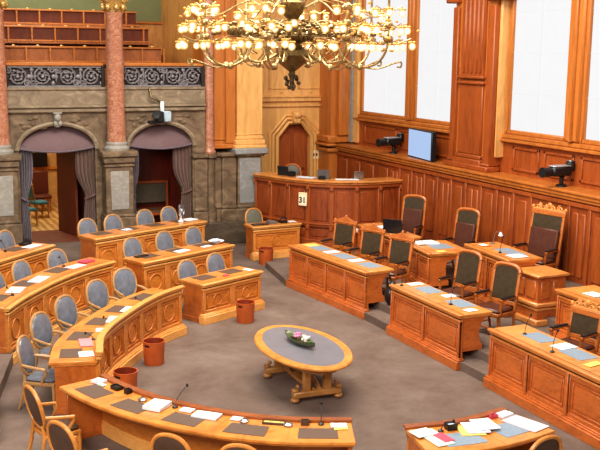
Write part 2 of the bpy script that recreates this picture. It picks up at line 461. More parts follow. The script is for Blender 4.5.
m.box((12.2, YR-.12, 3.3), (.24, .24, .36), bev=.04); m.ell((12.2, YR-.24, 3.38), (.12, .08, .1)); m.ell((12.14, YR-.2, 3.22), (.06, .05, .06)); m.ell((12.26, YR-.2, 3.22), (.06, .05, .06))
struct(m, 'trim_12', CREAM)
d1 = empty('door_1', (12.2, YR+.2, 0), None, None); d1['kind'] = 'structure'
MB().bx(11.6, 12.8, YR+.16, YR+.24, .2, 3.15).build('door_leaf', WALLW, d1)
m = MB()
m.bx(11.75, 12.15, YR+.13, YR+.17, 1.7, 2.8, .02); m.bx(12.25, 12.65, YR+.13, YR+.17, 1.7, 2.8, .02)
m.build('door_panel', WALLW2, d1)
MB().ell((12.56, YR+.12, 1.75), (.03, .03, .03)).build('door_handle', BRASS, d1)
# pilaster in the far corner of the window wall
m = MB()
m.bx(12.98, 13.9, 26.2, YR+.1, 0, 2.35); m.bx(12.9, 13.9, 26.1, YR+.1, 2.3, 2.42, .03); m.bx(12.85, 13.9, 26.05, YR+.1, 2.48, 2.56, .03); m.bx(12.92, 13.9, 26.12, YR+.1, 2.56, 2.8, .05)
m.bx(13.02, 13.9, 26.25, YR+.1, 2.5, 9.5, .03)
m.bx(13.2, 13.9, 26.05, 26.3, 2.8, 9.5, .02)
struct(m, 'trim_13', PILO)
struct(MB().bx(XW+.3, XG+.1, 25.9, 26.1, 2.6, 9.5, .02), 'trim_14', STONEP)
struct(MB().bx(XW+.35, XG+.1, 25.66, 25.9, 2.6, 9.5, .03), 'trim_15', CREAM)

# ------------------------------------------------------------------ setting: great corner pier
PX0, PX1, PYF = 9.62, 10.36, 25.1
m = MB()
m.bx(PX0, PX1, PYF, YR+.1, 2.8, 9.5)
for a, z0, z1 in ((.03, 2.86, 2.94), (.07, 2.72, 2.86), (.1, 2.62, 2.72), (.02, 2.98, 3.02)): m.bx(PX0-a, PX1+a, PYF-a, YR+.1, z0, z1, .02)
struct(m, 'wall_back_pier', CREAM)
m = MB()   # darker setback pilaster beside it
m.bx(9.0, PX0, 25.22, YR, 2.75, 9.5); m.bx(9.3, PX0, 25.16, YR, 2.75, 9.5, .03)
for a, z0, z1 in ((.05, 2.62, 2.75), (.02, 2.85, 2.9)): m.bx(9.0-a, PX0, 25.2-a, YR, z0, z1, .02)
struct(m, 'trim_16', PILO)
m = MB()
for a, z0, z1 in ((-.02, 0, 2.4), (.03, .55, .95), (.0, .95, 1.05), (.1, 2.5, 2.62), (.05, 2.4, 2.5)): m.bx(PX0-a, PX1+a, PYF-.05-a, YR, z0, z1, .03)
struct(m, 'trim_17', STONE)
struct(MB().bx(PX0-.12, PX1+.12, PYF-.18, YR, 2.46, 2.63, .03).bx(PX0+.06, PX1-.06, PYF-.05, YR-.1, 1.1, 2.35, .01), 'trim_35', STONEG)
m = MB()
for a, z0, z1 in ((0, 0, 2.4), (.05, .55, .95), (.07, 2.4, 2.52), (.03, .95, 1.05)):
    m.bx(9.2-a, PX0, 25.12-a, YR, z0, z1, .03); m.bx(8.95-a, 9.22, 25.2-a, YR, z0, z1, .03); m.bx(8.35-a, 8.72, 24.95-a, 25.6, z0, z1, .03)
    m.lathe([(.14+a, z0), (.14+a, z1)], (8.86, 25.2, 0), 16)
struct(m, 'trim_18', STONE)
struct(MB().bx(8.28, PX1, 24.93, 25.6, 0, .62, .02), 'baseboard_back', STONED)
m = MB(); m.lathe([(.17, 2.5), (.19, 2.56), (.15, 2.62), (.155, 2.7), (.14, 2.78), (.135, 2.9), (.13, 9.5)], (8.82, 25.15, 0), 20)
struct(m, 'trim_19', COLM)

# ------------------------------------------------------------------ setting: arcade wall with the gallery above
m = MB(); hole_wall(m, -3, 8.66, 3.72, .2, YB, YB+.45, [(3.78, 5.68, 2.76, 3.36, 'seg'), (6.58, 8.3, 2.76, 3.34, 'seg')])
struct(m, 'wall_back', STONE)
m = MB()
for xa, xb, ap in ((3.78, 5.68, 3.36), (6.58, 8.3, 3.34)):
    P = [((xa+xb)/2-math.cos(t)*((xb-xa)/2+.05), YB-.03, 2.76+math.sin(t)*(ap-2.76+.05)) for t in [PI*i/24 for i in range(25)]]
    m.tube(P, .06, 6)
struct(m, 'trim_20', STONEB)
m = MB(); m.bx(-3, 8.66, YB-.02, YB+.5, 3.88, 4.32); m.bx(-3, 8.66, YB-.14, YB+.3, 3.8, 3.88, .02); m.bx(-3, 8.66, YB-.09, YB+.3, 3.68, 3.8, .03); m.bx(-3, 8.66, YB-.06, YB+.3, 4.24, 4.32, .02)
struct(m, 'trim_21', STONEB)
m = MB()   # carved spandrel relief
for xa, xb in ((3.85, 4.4), (5.05, 5.6), (6.65, 7.1), (7.8, 8.25)):
    for q in range(7): m.ell((xa+random.random()*(xb-xa), YB-.005, 3.3+random.random()*.28), (.07+random.random()*.05, .03, .04+random.random()*.03), 8, 6)
struct(m, 'trim_22', STONE)
m = MB()
m.box((4.73, YB-.06, 3.5), (.16, .14, .36), bev=.03); m.ell((4.73, YB-.15, 3.57), (.09, .07, .1)); m.ell((4.67, YB-.14, 3.42), (.05, .05, .07)); m.ell((4.79, YB-.14, 3.42), (.05, .05, .07)); m.box((4.73, YB-.1, 3.68), (.22, .16, .05), bev=.015)
m.box((7.44, YB-.06, 3.5), (.14, .12, .34), bev=.03)
struct(m, 'trim_23', STONEP)
def column(x, label):
    # pedestal belongs to the wall, column to the arcade; both fixed
    m = MB()
    for a, z0, z1 in ((0, 0, 2.4), (.06, 0, 1.0), (.03, 1.0, 1.08), (.1, 2.56, 2.72), (.05, 2.4, 2.56), (.04, 2.3, 2.36)):
        m.bx(x-.36-a, x+.36+a, 24.55-a, YB+.05, z0, z1, .025)
    return m
for i, x in enumerate((3.3, 6.2)):
    struct(column(x, ''), 'trim_%d' % (24+i*3), STONE)
    struct(MB().bx(x-.24, x+.24, 24.53, 24.6, 1.2, 2.2, .015), 'trim_%d' % (25+i*3), STONEP)
    m = MB(); m.lathe([(.32, 2.72), (.33, 2.78), (.27, 2.84), (.28, 2.9), (.245, 2.94)], (x, 24.82, 0), 28)
    struct(m, 'trim_%d' % (26+i*3), STONEP)
for i, (x, lb) in enumerate(((3.3, 'pink marble column at the left edge with gilt capital'), (6.2, 'pink marble column between the two curtained arches with gilt capital'))):
    t = empty('marble_column', (x, 24.82, 2.94), lb, 'column')
    MB().lathe([(.245, 2.94), (.235, 3.2), (.21, 6.1), (.225, 6.13), (.225, 6.17), (.2, 6.19)], (x, 24.82, 0), 32).build('shaft', COLM, t)
    m = MB(); m.lathe([(.2, 6.19), (.22, 6.3), (.3, 6.55), (.34, 6.6), (.34, 6.7)], (x, 24.82, 0), 24)
    for q in range(8):
        a = q*PI/4; m.ell((x+.27*math.cos(a), 24.82+.27*math.sin(a), 6.3), (.07, .07, .1), 8, 6)
        if q % 2: m.tube([(x+math.cos(a)*(.33+.07*math.cos(tt)), 24.82+math.sin(a)*(.33+.07*math.cos(tt)), 6.5+.07*math.sin(tt)) for tt in [j*PI/5 for j in range(10)]], .04, 6, closed=True)
    m.build('capital', GILT, t)

# gallery: floor, back wall, tiers
struct(MB().bx(-3, 9.05, YB+.45, 31, 4.1, 4.3), 'floor_gallery', WALLD)
struct(MB().bx(-3, 9.6, 30.2, 30.4, 4.3, 6.1), 'wall_back_gallery', GALW)
struct(MB().bx(-3, 9.6, 30.22, 30.42, 6.1, 10), 'wall_back_gallery_upper', GREEN)
struct(MB().bx(9.05, 9.25, 25.3, 30.3, 4.2, 10), 'wall_right_gallery', GALW)
struct(MB().bx(-3, 9.2, 30.14, 30.22, 6.04, 6.12, .02), 'trim_31', BENCHO)
struct(MB().bx(8.0, 9.0, 29.9, 30.0, 4.75, 5.1), 'trim_32', BENCH)
# gallery benches: three stepped rows of panelled seats
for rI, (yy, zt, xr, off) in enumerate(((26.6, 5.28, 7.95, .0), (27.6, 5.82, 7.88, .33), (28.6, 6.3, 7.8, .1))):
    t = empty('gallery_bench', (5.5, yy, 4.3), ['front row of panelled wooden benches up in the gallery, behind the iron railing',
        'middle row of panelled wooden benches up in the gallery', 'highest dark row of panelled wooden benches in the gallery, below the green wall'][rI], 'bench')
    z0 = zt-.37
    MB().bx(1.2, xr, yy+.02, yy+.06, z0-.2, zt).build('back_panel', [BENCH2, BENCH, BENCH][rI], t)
    m = MB(); m.bx(1.2, xr+.02, yy-.06, yy+.1, zt, zt+.05, .01); m.build('top_rail', BENCHO, t)
    m = MB()
    x = 1.2+off
    while x < xr+.1:
        m.bx(x-.025, x+.025, yy-.05, yy+.03, z0-.02, zt+.01, .008); x += .62
    m.bx(1.2, xr, yy-.03, yy+.03, z0-.0, z0+.05, .008)
    m.build('divider', BENCHO, t)
    MB().bx(1.2, xr, yy-.42, yy+.02, z0-.06, z0-.01, .01).build('seat', BENCH2, t)
    MB().bx(1.2, xr+.0, yy-.5, yy+.5, 4.3, z0-.16).build('plinth', BENCHO, t)
    m = MB(); x = 1.5+off
    while x < xr: m.ell((x, yy-.02, zt+.06), (.05, .03, .025), 8, 6); x += .62
    m.build('rail_knob', GILT, t)

# iron balustrades
def spiral(m, cx, cz, R0, turns, y, flip, ph=0, rad=.026):
    P = []; n = 26
    for i in range(n+1):
        t = i/n; a = ph+flip*turns*2*PI*t; rr = R0*(1-.85*t); P.append((cx+rr*math.cos(a), y, cz+rr*math.sin(a)))
    m.tube(P, [rad*(1-.4*i/n) for i in range(n+1)], 5)
for x0, x1, lb in ((3.52, 5.95, 'dark iron scrollwork railing of the gallery, left of the pink column'), (6.42, 8.62, 'dark iron scrollwork railing of the gallery, right of the pink column')):
    t = empty('gallery_railing', ((x0+x1)/2, YB+.1, 4.32), lb, 'railing')
    MB().bx(x0, x1, YB+.12, YB+.15, 4.34, 4.84).build('back_sheet', IRONB, t)
    m = MB(); n = 4; wd = (x1-x0)/n
    for k in range(n):
        cx = x0+wd*(k+.5); fl = 1 if k % 2 else -1
        spiral(m, cx, 4.58, .225, 2.2, YB+.07, fl, PI*.5)
        spiral(m, cx-.22*fl, 4.42, .085, 1.5, YB+.06, -fl, 0); spiral(m, cx+.22*fl, 4.74, .085, 1.5, YB+.06, -fl, PI)
        for q in range(9):
            a = q*2*PI/9+k; m.ell((cx+(.1+.07*(q % 2))*math.cos(a), YB+.06, 4.58+(.1+.07*(q % 2))*math.sin(a)), (.04, .02, .03), 6, 5)
        for ex, ez in ((-.26, .17), (.26, -.17), (-.27, -.0), (.27, .0)): m.ell((cx+ex, YB+.07, 4.58+ez), (.05, .02, .06), 6, 5)
        m.ell((cx, YB+.05, 4.58), (.045, .03, .045), 8, 6)
        m.ell((x0+wd*k+.03, YB+.07, 4.6), (.03, .02, .16), 6, 6)
    m.bx(x0, x1, YB+.03, YB+.12, 4.32, 4.36); m.bx(x0, x1, YB+.03, YB+.12, 4.80, 4.84)
    m.build('scrollwork', IRON, t)
    MB().bx(x0, x1, YB-.02, YB+.2, 4.84, 4.93, .02).build('handrail', BENCHO, t)
    MB().bx(x0-.05, x0+.06, YB+.0, YB+.16, 4.32, 4.9, .01).build('post', IRONB, t); MB().bx(x1-.06, x1+.04, YB+.0, YB+.16, 4.32, 4.9, .01).build('post', IRONB, t)

# vestibules behind the arches
m = MB(); m.bx(3.4, 3.76, YB+.45, 26.6, .2, 4.0); m.bx(5.72, 6.5, YB+.45, 26.6, .2, 4.0); m.bx(8.32, 8.5, YB+.45, 26.6, .2, 4.0); m.bx(3.7, 8.5, 25.5, 26.6, 3.4, 4.0)
struct(m, 'wall_back_vestibule', WALLD)
struct(MB().bx(6.4, 8.5, 26.5, 26.6, .2, 4.0), 'wall_back_niche', wood('niche_red', (.15, .018, .008), scale=(4, 4, .4), var=.5))
struct(MB().bx(3.6, 8.4, YB-.2, 26.6, .3, .405), 'floor_vestibule', BENCH)
struct(MB().bx(2.2, 6.6, 26.6, 31.6, .3, .41), 'floor_back_room', PARQ)
m = MB(); m.bx(2.0, 6.8, 31.4, 31.6, .3, 4.1); m.bx(2.0, 2.2, 26.6, 31.6, .3, 4.1); m.bx(6.6, 6.8, 26.6, 31.6, .3, 4.1)
struct(m, 'wall_back_room', WARMW)
struct(MB().bx(2.0, 6.8, 26.6, 31.6, 4.0, 4.1), 'ceiling_back_room', CREAM)
struct(MB().bx(5.05, 5.72, 26.5, 26.6, .4, 4.0), 'trim_33', WALLD)
m = MB()
for k in range(6): m.bx(4.2+k*.42, 4.24+k*.42, 31.34, 31.42, .5, 3.6, .01)
m.bx(3.0, 6.6, 31.3, 31.4, 1.5, 1.58)
struct(m, 'trim_34', OAKT)
t = empty('door_2', (5.15, 26.0, .4), None, None); t['kind'] = 'structure'
m = MB(); m.box((5.14, 25.98, 1.75), (.07, 1.1, 2.68), rz=R(13)); m.build('door_leaf', BENCH, t)
m = MB()
for q in range(14): m.box((5.0, 26.50, .55+q*.19), (.03, .05, .09), rz=R(13), bev=.01)
m.build('hinge_studs', BRASS, t)

# valances and curtains
def valance(x0, x1, ap, lb):
    t = empty('arch_valance', ((x0+x1)/2, YB+.1, 2.5), lb, 'valance')
    m = MB(); n = 24
    top, bot = [], []
    for i in range(n+1):
        x = x0+(x1-x0)*i/n; s_ = abs((x-(x0+x1)/2)/((x1-x0)/2))
        zt = 2.78+(ap-2.79)*math.sqrt(max(0, 1-s_*s_)); zb = 2.80-.10*(1-s_**2)
        top.append((x, YB+.22, max(zt, zb+.02))); bot.append((x, YB-.1+.14*s_, zb))
    rows = 6; G = []
    for j in range(rows+1):
        f_ = j/rows
        G.append([m.bm.verts.new((top[i][0], top[i][1]+(bot[i][1]-top[i][1])*math.sin(f_*PI/2), top[i][2]+(bot[i][2]-top[i][2])*f_)) for i in range(n+1)])
    for j in range(rows):
        for i in range(n): m.bm.faces.new((G[j][i], G[j][i+1], G[j+1][i+1], G[j+1][i]))
    m.build('cloth', VAL, t)
    m = MB(); m.tube([(p[0], p[1]-.01, p[2]) for p in bot], .022, 6); m.tube([(p[0], p[1]-.004+.03, p[2]+.1) for p in bot], .01, 5); m.build('hem', CURTV, t)
valance(3.74, 5.72, 3.34, 'mauve rounded cloth valance filling the top of the left arch')
valance(6.54, 8.34, 3.32, 'mauve rounded cloth valance filling the top of the right arch')
def curtain(x0, x1, side, mat, lb, tie=1.5, z0=.42):
    """side -1 hugs x0, +1 hugs x1; gathered at a tie"""
    t = empty('door_curtain', ((x0+x1)/2, YB+.12, z0), lb, 'curtain')
    m = MB(); nz, nx = 18, 26; G = []
    for j in range(nz+1):
        z = z0+(2.82-z0)*j/nz
        k = 1-.5*math.exp(-((z-tie)/.38)**2) if z > tie else .5+.18*min(1, (tie-z)/.8)
        row = []
        for i in range(nx+1):
            q = i/nx
            x = (x0+(x1-x0)*q*k) if side < 0 else (x1-(x1-x0)*q*k)
            row.append(m.bm.verts.new((x, YB+.12+.035*math.sin(q*2*PI*5+z*.6), z)))
        G.append(row)
    for j in range(nz):
        for i in range(nx): m.bm.faces.new((G[j][i], G[j][i+1], G[j+1][i+1], G[j+1][i]))
    o = m.build('cloth', mat, t)
    so = o.modifiers.new('Solidify', 'SOLIDIFY'); so.thickness = .012
    xe = (x0 if side < 0 else x1); xo = xe-side*(x1-x0)*.55
    m = MB(); m.tube([(xe, YB+.06, tie+.06), ((xe+xo)/2, YB+.03, tie), (xo, YB+.1, tie-.05), ((xe+xo)/2, YB+.2, tie)], .03, 6); m.build('tie_band', mat, t)
curtain(3.8, 4.12, -1, CURTV, 'violet grey curtain gathered at the left jamb of the left arch')
curtain(5.2, 5.68, 1, CURT, 'brown mauve curtain tied back at the right jamb of the left arch')
curtain(6.6, 6.86, -1, CURTV, 'narrow violet grey curtain beside the pedestal, left side of the right arch')
curtain(7.8, 8.3, 1, CURT, 'brown mauve curtain tied back at the right jamb of the right arch')
# niche bench
t = empty('niche_bench', (7.3, 26.2, .4), 'dark upholstered wooden bench against the red wall inside the right arch', 'bench')
MB().bx(6.62, 7.95, 26.3, 26.38, 1.05, 1.62, .02).build('backrest', plain('bench_cloth', (.07, .05, .03), .7), t)
m = MB(); m.bx(6.6, 8.0, 26.27, 26.42, 1.6, 1.68, .015); m.bx(7.93, 8.0, 26.25, 26.42, .42, 1.68, .01); m.bx(6.55, 6.62, 26.25, 26.42, .42, 1.68, .01); m.bx(6.55, 8.0, 25.75, 25.82, .78, .86, .01)
m.build('frame', WALLW, t)
MB().bx(6.6, 7.95, 25.78, 26.3, .8, .92, .03).build('seat', plain('bench_seat', (.11, .05, .02), .6), t)
m = MB()
for x in (6.6, 7.93): m.bx(x, x+.06, 25.77, 25.83, .405, .8)
m.build('leg', WALLW, t)

# ------------------------------------------------------------------ desks
def desk(name, label, cv, D, z0, h, style='oak', up=0.0, npan=3, pads=(), pad_mat=PADB, zf=None, cat='desk', pad_d=(.24, .58), padw=.5, ledge_mat=None):
    """continuous desk along a plan curve; front on the hall's centre"""
    L = cv.L; zf = z0 if zf is None else zf
    body, top, pan, dark = {'oak': (OAK, OAKT, OAKP, OAKI), 'red': (RED, REDT, RED, WALLD)}[style]
    c = cv.at(L/2, D/2)
    t = empty(name, (c[0], c[1], zf), label, cat)
    zt = z0+h
    m = MB(); m.cbox(cv, -.03, L+.03, .02, D, zt-.045, zt); m.cbox(cv, -.02, L+.02, .04, D-.03, zt-.075, zt-.045)
    m.build('tabletop', top if style == 'red' or not up else OAKT, t, bev=.008)
    m = MB()
    zl = zt+up
    m.cbox(cv, -.04, L+.04, -.06, .05, zl-.035, zl); m.cbox(cv, -.02, L+.02, -.035, .05, zl-.075, zl-.035)
    m.cbox(cv, -.01, L+.01, -.03, .05, zl-.135, zl-.10)
    if up: m.cbox(cv, 0, L, .0, .045, zt-.02, zl-.03)
    m.build('ledge', ledge_mat or (OAKL if style == 'oak' else REDL_), t, bev=.006)
    m = MB(); m.cbox(cv, 0, L, .02, .06, zf+.08, zl-.07); m.build('front_panel', pan, t)
    # framing
    m = MB(); pl = .14 if style == 'oak' else .12
    m.cbox(cv, 0, L, -.012, .03, zf+.1, zf+.26); m.cbox(cv, 0, L, -.012, .03, zl-.2, zl-.1)
    for i in range(npan+1):
        q = L*i/npan; q0, q1 = max(0, q-pl/2), min(L, q+pl/2)
        m.cbox(cv, q0, q1, -.014, .03, zf+.1, zl-.1)
        if style == 'red': m.cbox(cv, max(0, q-.035), min(L, q+.035), -.035, .02, zf+.2, zl-.12)
    m.build('panel_frame', body, t, bev=.006)
    if style == 'red':
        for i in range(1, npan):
            MB().cbox(cv, L*i/npan+.036, L*i/npan+.05, -.017, .02, zf+.24, zl-.12).build('shadow_strip', DARK, t)  # dark strip put in for the shade beside each pilaster
    m = MB(); zc = (zf+.26+zl-.2)/2; hh = (zl-.2-zf-.26)/2
    for i in range(npan):
        a, b = L*i/npan+pl/2, L*(i+1)/npan-pl/2; s_ = (a+b)/2
        ins = .035
        for e in ((a+ins, b-ins, zc-hh+ins, zc-hh+ins+.02), (a+ins, b-ins, zc+hh-ins-.02, zc+hh-ins), (a+ins, a+ins+.02, zc-hh+ins, zc+hh-ins), (b-ins-.02, b-ins, zc-hh+ins, zc+hh-ins)):
            m.cbox(cv, e[0], e[1], .003, .03, e[2], e[3])
        if style == 'oak':
            rr = min(hh, (b-a)/2)*.66
            P = []
            for k in range(20):
                aa = 2*PI*k/20; x, y = cv.at(s_+rr*math.cos(aa), .012); P.append((x, y, zc+rr*math.sin(aa)))
            m.tube(P, .014, 5, closed=True)
        else:
            m.cbox(cv, a+.09, b-.09, .006, .03, zc-hh+.09, zc+hh-.09)
    m.build('panel_moulding', pan if style == 'oak' else body, t, bev=.004)
    m = MB(); m.cbox(cv, -.05, L+.05, -.09, .08, zf, zf+.15); m.cbox(cv, -.04, L+.04, -.06, .07, zf+.15, zf+.18); m.cbox(cv, -.02, L+.02, -.035, .07, zf+.18, zf+.2)
    m.build('plinth', OAKL if style == 'oak' else RED, t, bev=.006)
    for a, b in ((0, .05), (L-.05, L)):
        m = MB()
        if style == 'red':   # bracketed end support
            poly = [(.05, z0), (.46, z0), (.46, z0+.1), (.4, z0+.15), (.38, zt-.32), (.42, zt-.2), (D-.1, zt-.1), (D-.08, zt-.075), (.05, zt-.075)]
            va = [m.bm.verts.new((*cv.at(a, d), z)) for d, z in poly]; vb = [m.bm.verts.new((*cv.at(b, d), z)) for d, z in poly]
            m.bm.faces.new(va); m.bm.faces.new(list(reversed(vb)))
            for i in range(len(poly)): m.bm.faces.new((va[i], va[i-1], vb[i-1], vb[i]))
        else: m.cbox(cv, a, b, .05, D-.08, z0, zt-.07); m.cbox(cv, a-.015, b+.015, .05, D-.06, z0, z0+.1)
        m.build('side_panel', body if style == 'red' else OAKI, t, bev=.005)
    for q in pads:
        m = MB(); s_ = q*L; m.cbox(cv, s_-padw/2, s_+padw/2, pad_d[0], pad_d[1], zt, zt+.006); m.build('desk_pad', pad_mat, t)
        if style == 'oak':
            m = MB(); m.cbox(cv, s_+padw/2+.1, s_+padw/2+.104, .1, D-.03, zt, zt+.0015)
            m.build('leaf_joint', OAKI, t)
    return t
CV = {}
CV['A2'] = Curve([(3.1, 13.72), (3.28, 14.42), (3.53, 14.95), (3.86, 15.45), (4.25, 15.97), (4.65, 16.45), (5.06, 16.84), (5.44, 17.1)])
CV['A1'] = Curve([(5.36, 10.15), (4.81, 10.39), (4.39, 10.66), (4.0, 11.03), (3.64, 11.48), (3.35, 11.95), (3.12, 12.48), (2.98, 12.95)])
CV['A3'] = Curve([(6.04, 17.6), (7.52, 18.27)])
CV['B1'] = Curve([(2.2, 16.48), (2.55, 17.1), (2.93, 17.65), (3.34, 18.2), (3.8, 18.7), (4.25, 19.1), (4.72, 19.42)])
CV['B2'] = Curve([(5.28, 19.08), (7.6, 20.15)])
CV['C1'] = Curve([(1.2, 18.0), (2.47, 19.4), (3.72, 20.58)])
CV['C2'] = Curve([(4.72, 20.92), (7.66, 22.2)])
CV['D'] = Curve([(7.34, 9.7), (6.62, 9.58), (5.92, 9.68)])
CV['R1'] = Curve([(8.88, 19.8), (9.18, 16.75)])
CV['R2'] = Curve([(9.12, 15.62), (9.12, 13.32)])
CV['R3'] = Curve([(9.1, 12.42), (9.02, 8.6)])
ZD = {'A1': .8, 'A2': .8, 'A3': .8, 'B1': 1.0, 'B2': 1.0, 'C1': 1.2, 'C2': 1.2, 'D': .8, 'R1': .96, 'R2': .96, 'R3': .96}
desk('curved_desk', 'long curved oak desk in the foreground with brown leather pads', CV['A1'], .66, 0, .8, up=.035, ledge_mat=RIM, npan=6, pads=(.06, .25, .44, .63, .8, .94) and (.1, .3, .5, .7, .89), padw=.44, pad_d=(.24, .55))
desk('curved_desk', 'curved oak desk with five brown pads, left of the oval table', CV['A2'], .72, 0, .8, up=.14, npan=6, pads=(.09, .28, .47, .66, .86), padw=.42, pad_d=(.26, .58))
desk('straight_desk', 'two seat oak desk with ring carved panels in the middle of the hall', CV['A3'], .66, 0, .8, npan=2, pads=(.25, .72), padw=.42)
desk('curved_desk', 'second row curved oak desk at the left, strewn with white papers', CV['B1'], .66, .2, .8, npan=5, pads=(.15, .42, .7), padw=.42, zf=.0)
desk('straight_desk', 'second row three seat oak desk behind the two seat desk', CV['B2'], .64, .2, .8, npan=4, pads=(.18, .5, .82), padw=.42, zf=0.0)
desk('curved_desk', 'back row oak desk at the far left below the bright doorway', CV['C1'], .64, .4, .8, npan=4, pads=(.5, .8), padw=.42, zf=.2)
desk('straight_desk', 'back row four seat oak desk below the stone pedestal', CV['C2'], .64, .4, .8, npan=5, pads=(.14, .38, .62, .86), padw=.42, zf=.2)
desk('curved_desk', 'paper covered oak desk at the bottom right with blue pads', CV['D'], .82, 0, .8, up=.03, ledge_mat=RIM, npan=2, pads=(.25, .68), pad_mat=PADG, padw=.42, pad_d=(.3, .66))
desk('rostrum_desk', 'three seat reddish front desk nearest the curved rostrum', CV['R1'], .66, .3, .66, 'red', npan=4, pads=(.2, .52, .84), pad_mat=PADG, zf=0)
desk('rostrum_desk', 'two seat reddish front desk in the middle of the right side', CV['R2'], .62, .3, .66, 'red', npan=2, pads=(.27, .73), pad_mat=PADG, zf=0)
desk('rostrum_desk', 'reddish front desk at the lower right corner, nearest the camera on the right', CV['R3'], .66, .3, .66, 'red', npan=4, pads=(.18, .42, .68, .9), pad_mat=PADG, zf=0)
CV['RB1'] = Curve([(11.05, 20.6), (11.0, 18.7)]); CV['RB2'] = Curve([(10.95, 18.2), (10.8, 17.0)])
CV['RB3'] = Curve([(11.38, 16.5), (11.24, 14.88)]); CV['RB4'] = Curve([(11.05, 13.2), (11.0, 10.4)])
desk('rear_desk', 'reddish rear desk carrying an open black laptop', CV['RB1'], .62, .45, .72, 'red', npan=3, zf=.3)
desk('rear_desk', 'reddish rear desk with blue pads behind the pedimented chairs', CV['RB2'], .95, .45, .72, 'red', npan=2, pads=(.5,), pad_mat=PADG, zf=.3, pad_d=(.3, .75))
desk('president_desk', 'tallest reddish rear desk, before the carved tall chair', CV['RB3'], .72, .7, .72, 'red', npan=2, pads=(.6,), pad_mat=PADG, zf=.3, padw=.7)
desk('rear_desk', 'reddish rear desk at the right edge behind the carved low chair', CV['RB4'], .8, .45, .8, 'red', npan=4, pads=(.35,), pad_mat=PADG, zf=.3)
struct(MB().bx(11.6, XW-.02, 14.85, 16.9, .4, .7), 'floor_rostrum_dais', CARPET)
ZD.update(RB1=1.17, RB2=1.17, RB3=1.42, RB4=1.25)
# side cabinet
t = empty('side_cabinet', (11.65, 14.4, .3), 'low reddish side cabinet attached at the near end of the tallest desk', 'cabinet')
MB().bx(11.28, 12.02, 14.05, 14.8, 1.22, 1.27, .01).build('top', REDT, t)
MB().bx(11.34, 11.97, 14.12, 14.8, .3, 1.22).build('body', RED, t)
for a, b in ((11.4, 11.62), (11.68, 11.9)): MB().bx(a, b, 14.1, 14.14, .8, 1.15, .02).build('door', RED, t)
for a, b in ((14.18, 14.45), (14.5, 14.76)): MB().bx(11.32, 11.36, a, b, .8, 1.15, .02).build('panel', RED, t)
m = MB(); m.bx(11.28, 12.02, 14.06, 14.8, .66, .74, .02); m.bx(11.31, 12.0, 14.09, 14.8, .58, .64, .02); m.bx(11.28, 12.02, 14.06, 14.8, .3, .42, .02); m.build('moulding', REDT, t)

# clerk's desk
CV['K'] = Curve([(9.16, 22.75), (10.5, 22.85)])
t = desk('clerk_desk', 'small oak desk before the stone pier, in front of the curved rostrum', CV['K'], .52, 0, .86, npan=1); ZD['K'] = .86

# curved rostrum bar
CV['S'] = Curve([(10.12, 24.95), (10.37, 24.21), (10.75, 23.42), (11.2, 22.86), (11.77, 22.52), (12.44, 22.38), (13.24, 22.42)])
cv = CV['S']; L = cv.L
t = empty('curved_rostrum', (*cv.at(L/2, .3), .0), 'high curved reddish rostrum with the calendar on its panelled front', 'rostrum')
MB().cbox(cv, 0, L, .0, .06, .1, 1.88).build('front_panel', WALLW, t)
m = MB(); m.cbox(cv, -.02, L, -.14, .5, 1.9, 1.95); m.cbox(cv, 0, L, -.1, .1, 1.85, 1.9); m.build('counter_top', REDT, t, bev=.012)
m = MB(); m.cbox(cv, 0, L, -.07, .05, 1.76, 1.85); m.cbox(cv, 0, L, -.06, .05, .7, .78); m.cbox(cv, 0, L, -.09, .05, .76, .8); m.cbox(cv, 0, L, -.12, .05, .12, .3); m.cbox(cv, 0, L, -.08, .05, .3, .36); m.build('moulding', WALLW2, t, bev=.01)
m = MB(); npn = 7
for i in range(npn+1):
    q = L*i/npn
    m.cbox(cv, max(0, q-.06), min(L, q+.06), -.05, .03, .3, 1.82); m.cbox(cv, max(0, q-.045), min(L, q+.045), -.1, .02, 1.68, 1.8); m.cbox(cv, max(0, q-.045), min(L, q+.045), -.085, .02, .62, .76)
m.build('pilaster', WALLW2, t, bev=.012)
m = MB()
for i in range(npn):
    a, b = L*i/npn+.11, L*(i+1)/npn-.11
    m.cbox(cv, a, b, -.02, .02, .86, 1.66); m.cbox(cv, a, b, -.02, .02, .44, .64)
m.build('panel', WALLW, t, bev=.015)
m = MB(); m.cbox(cv, .3, L, .1, 1.0, .1, 1.0); m.build('inner_dais', WALLD, t)

# calendar showing 31
q = cv.L*.40
ang = cv.ang(q); px, py = cv.at(q, -.09)
t = empty('wall_calendar', (px, py, 1.15), 'white tear-off calendar showing 31, hung on the curved rostrum', 'calendar')
Mc = Matrix.Translation((px, py, 1.42)) @ Matrix.Rotation(ang, 4, 'Z')
CALW = plain('calendar_card', (.82, .66, .40), .6, var=.06)
MB().box((0, .0, 0), (.26, .025, .36), bev=.008, M=Mc).build('card', CALW, t)
MB().box((0, -.016, -.03), (.22, .008, .26), M=Mc).build('sheet', plain('calendar_sheet', (.85, .76, .55), .6, var=.05), t)
def text(s_, M, size, mat, parent, name='numerals'):
    cu = bpy.data.curves.new(name, 'FONT'); cu.body = s_; cu.size = size; cu.align_x = 'CENTER'; cu.align_y = 'CENTER'; cu.extrude = .003; cu.offset = .006
    o = bpy.data.objects.new(name, cu); col.objects.link(o)
    dg = bpy.context.evaluated_depsgraph_get(); me = bpy.data.meshes.new_from_object(o.evaluated_get(dg))
    bpy.data.objects.remove(o)
    me.transform(M @ Matrix.Rotation(R(90), 4, 'X')); me.transform(Matrix.Translation(-wloc(parent)))
    me.materials.clear(); me.materials.append(mat)
    o = bpy.data.objects.new(name, me); col.objects.link(o); o.parent = parent
    return o
text('31', Mc @ Matrix.Translation((0, -.022, -.03)), .21, BLACK, t)

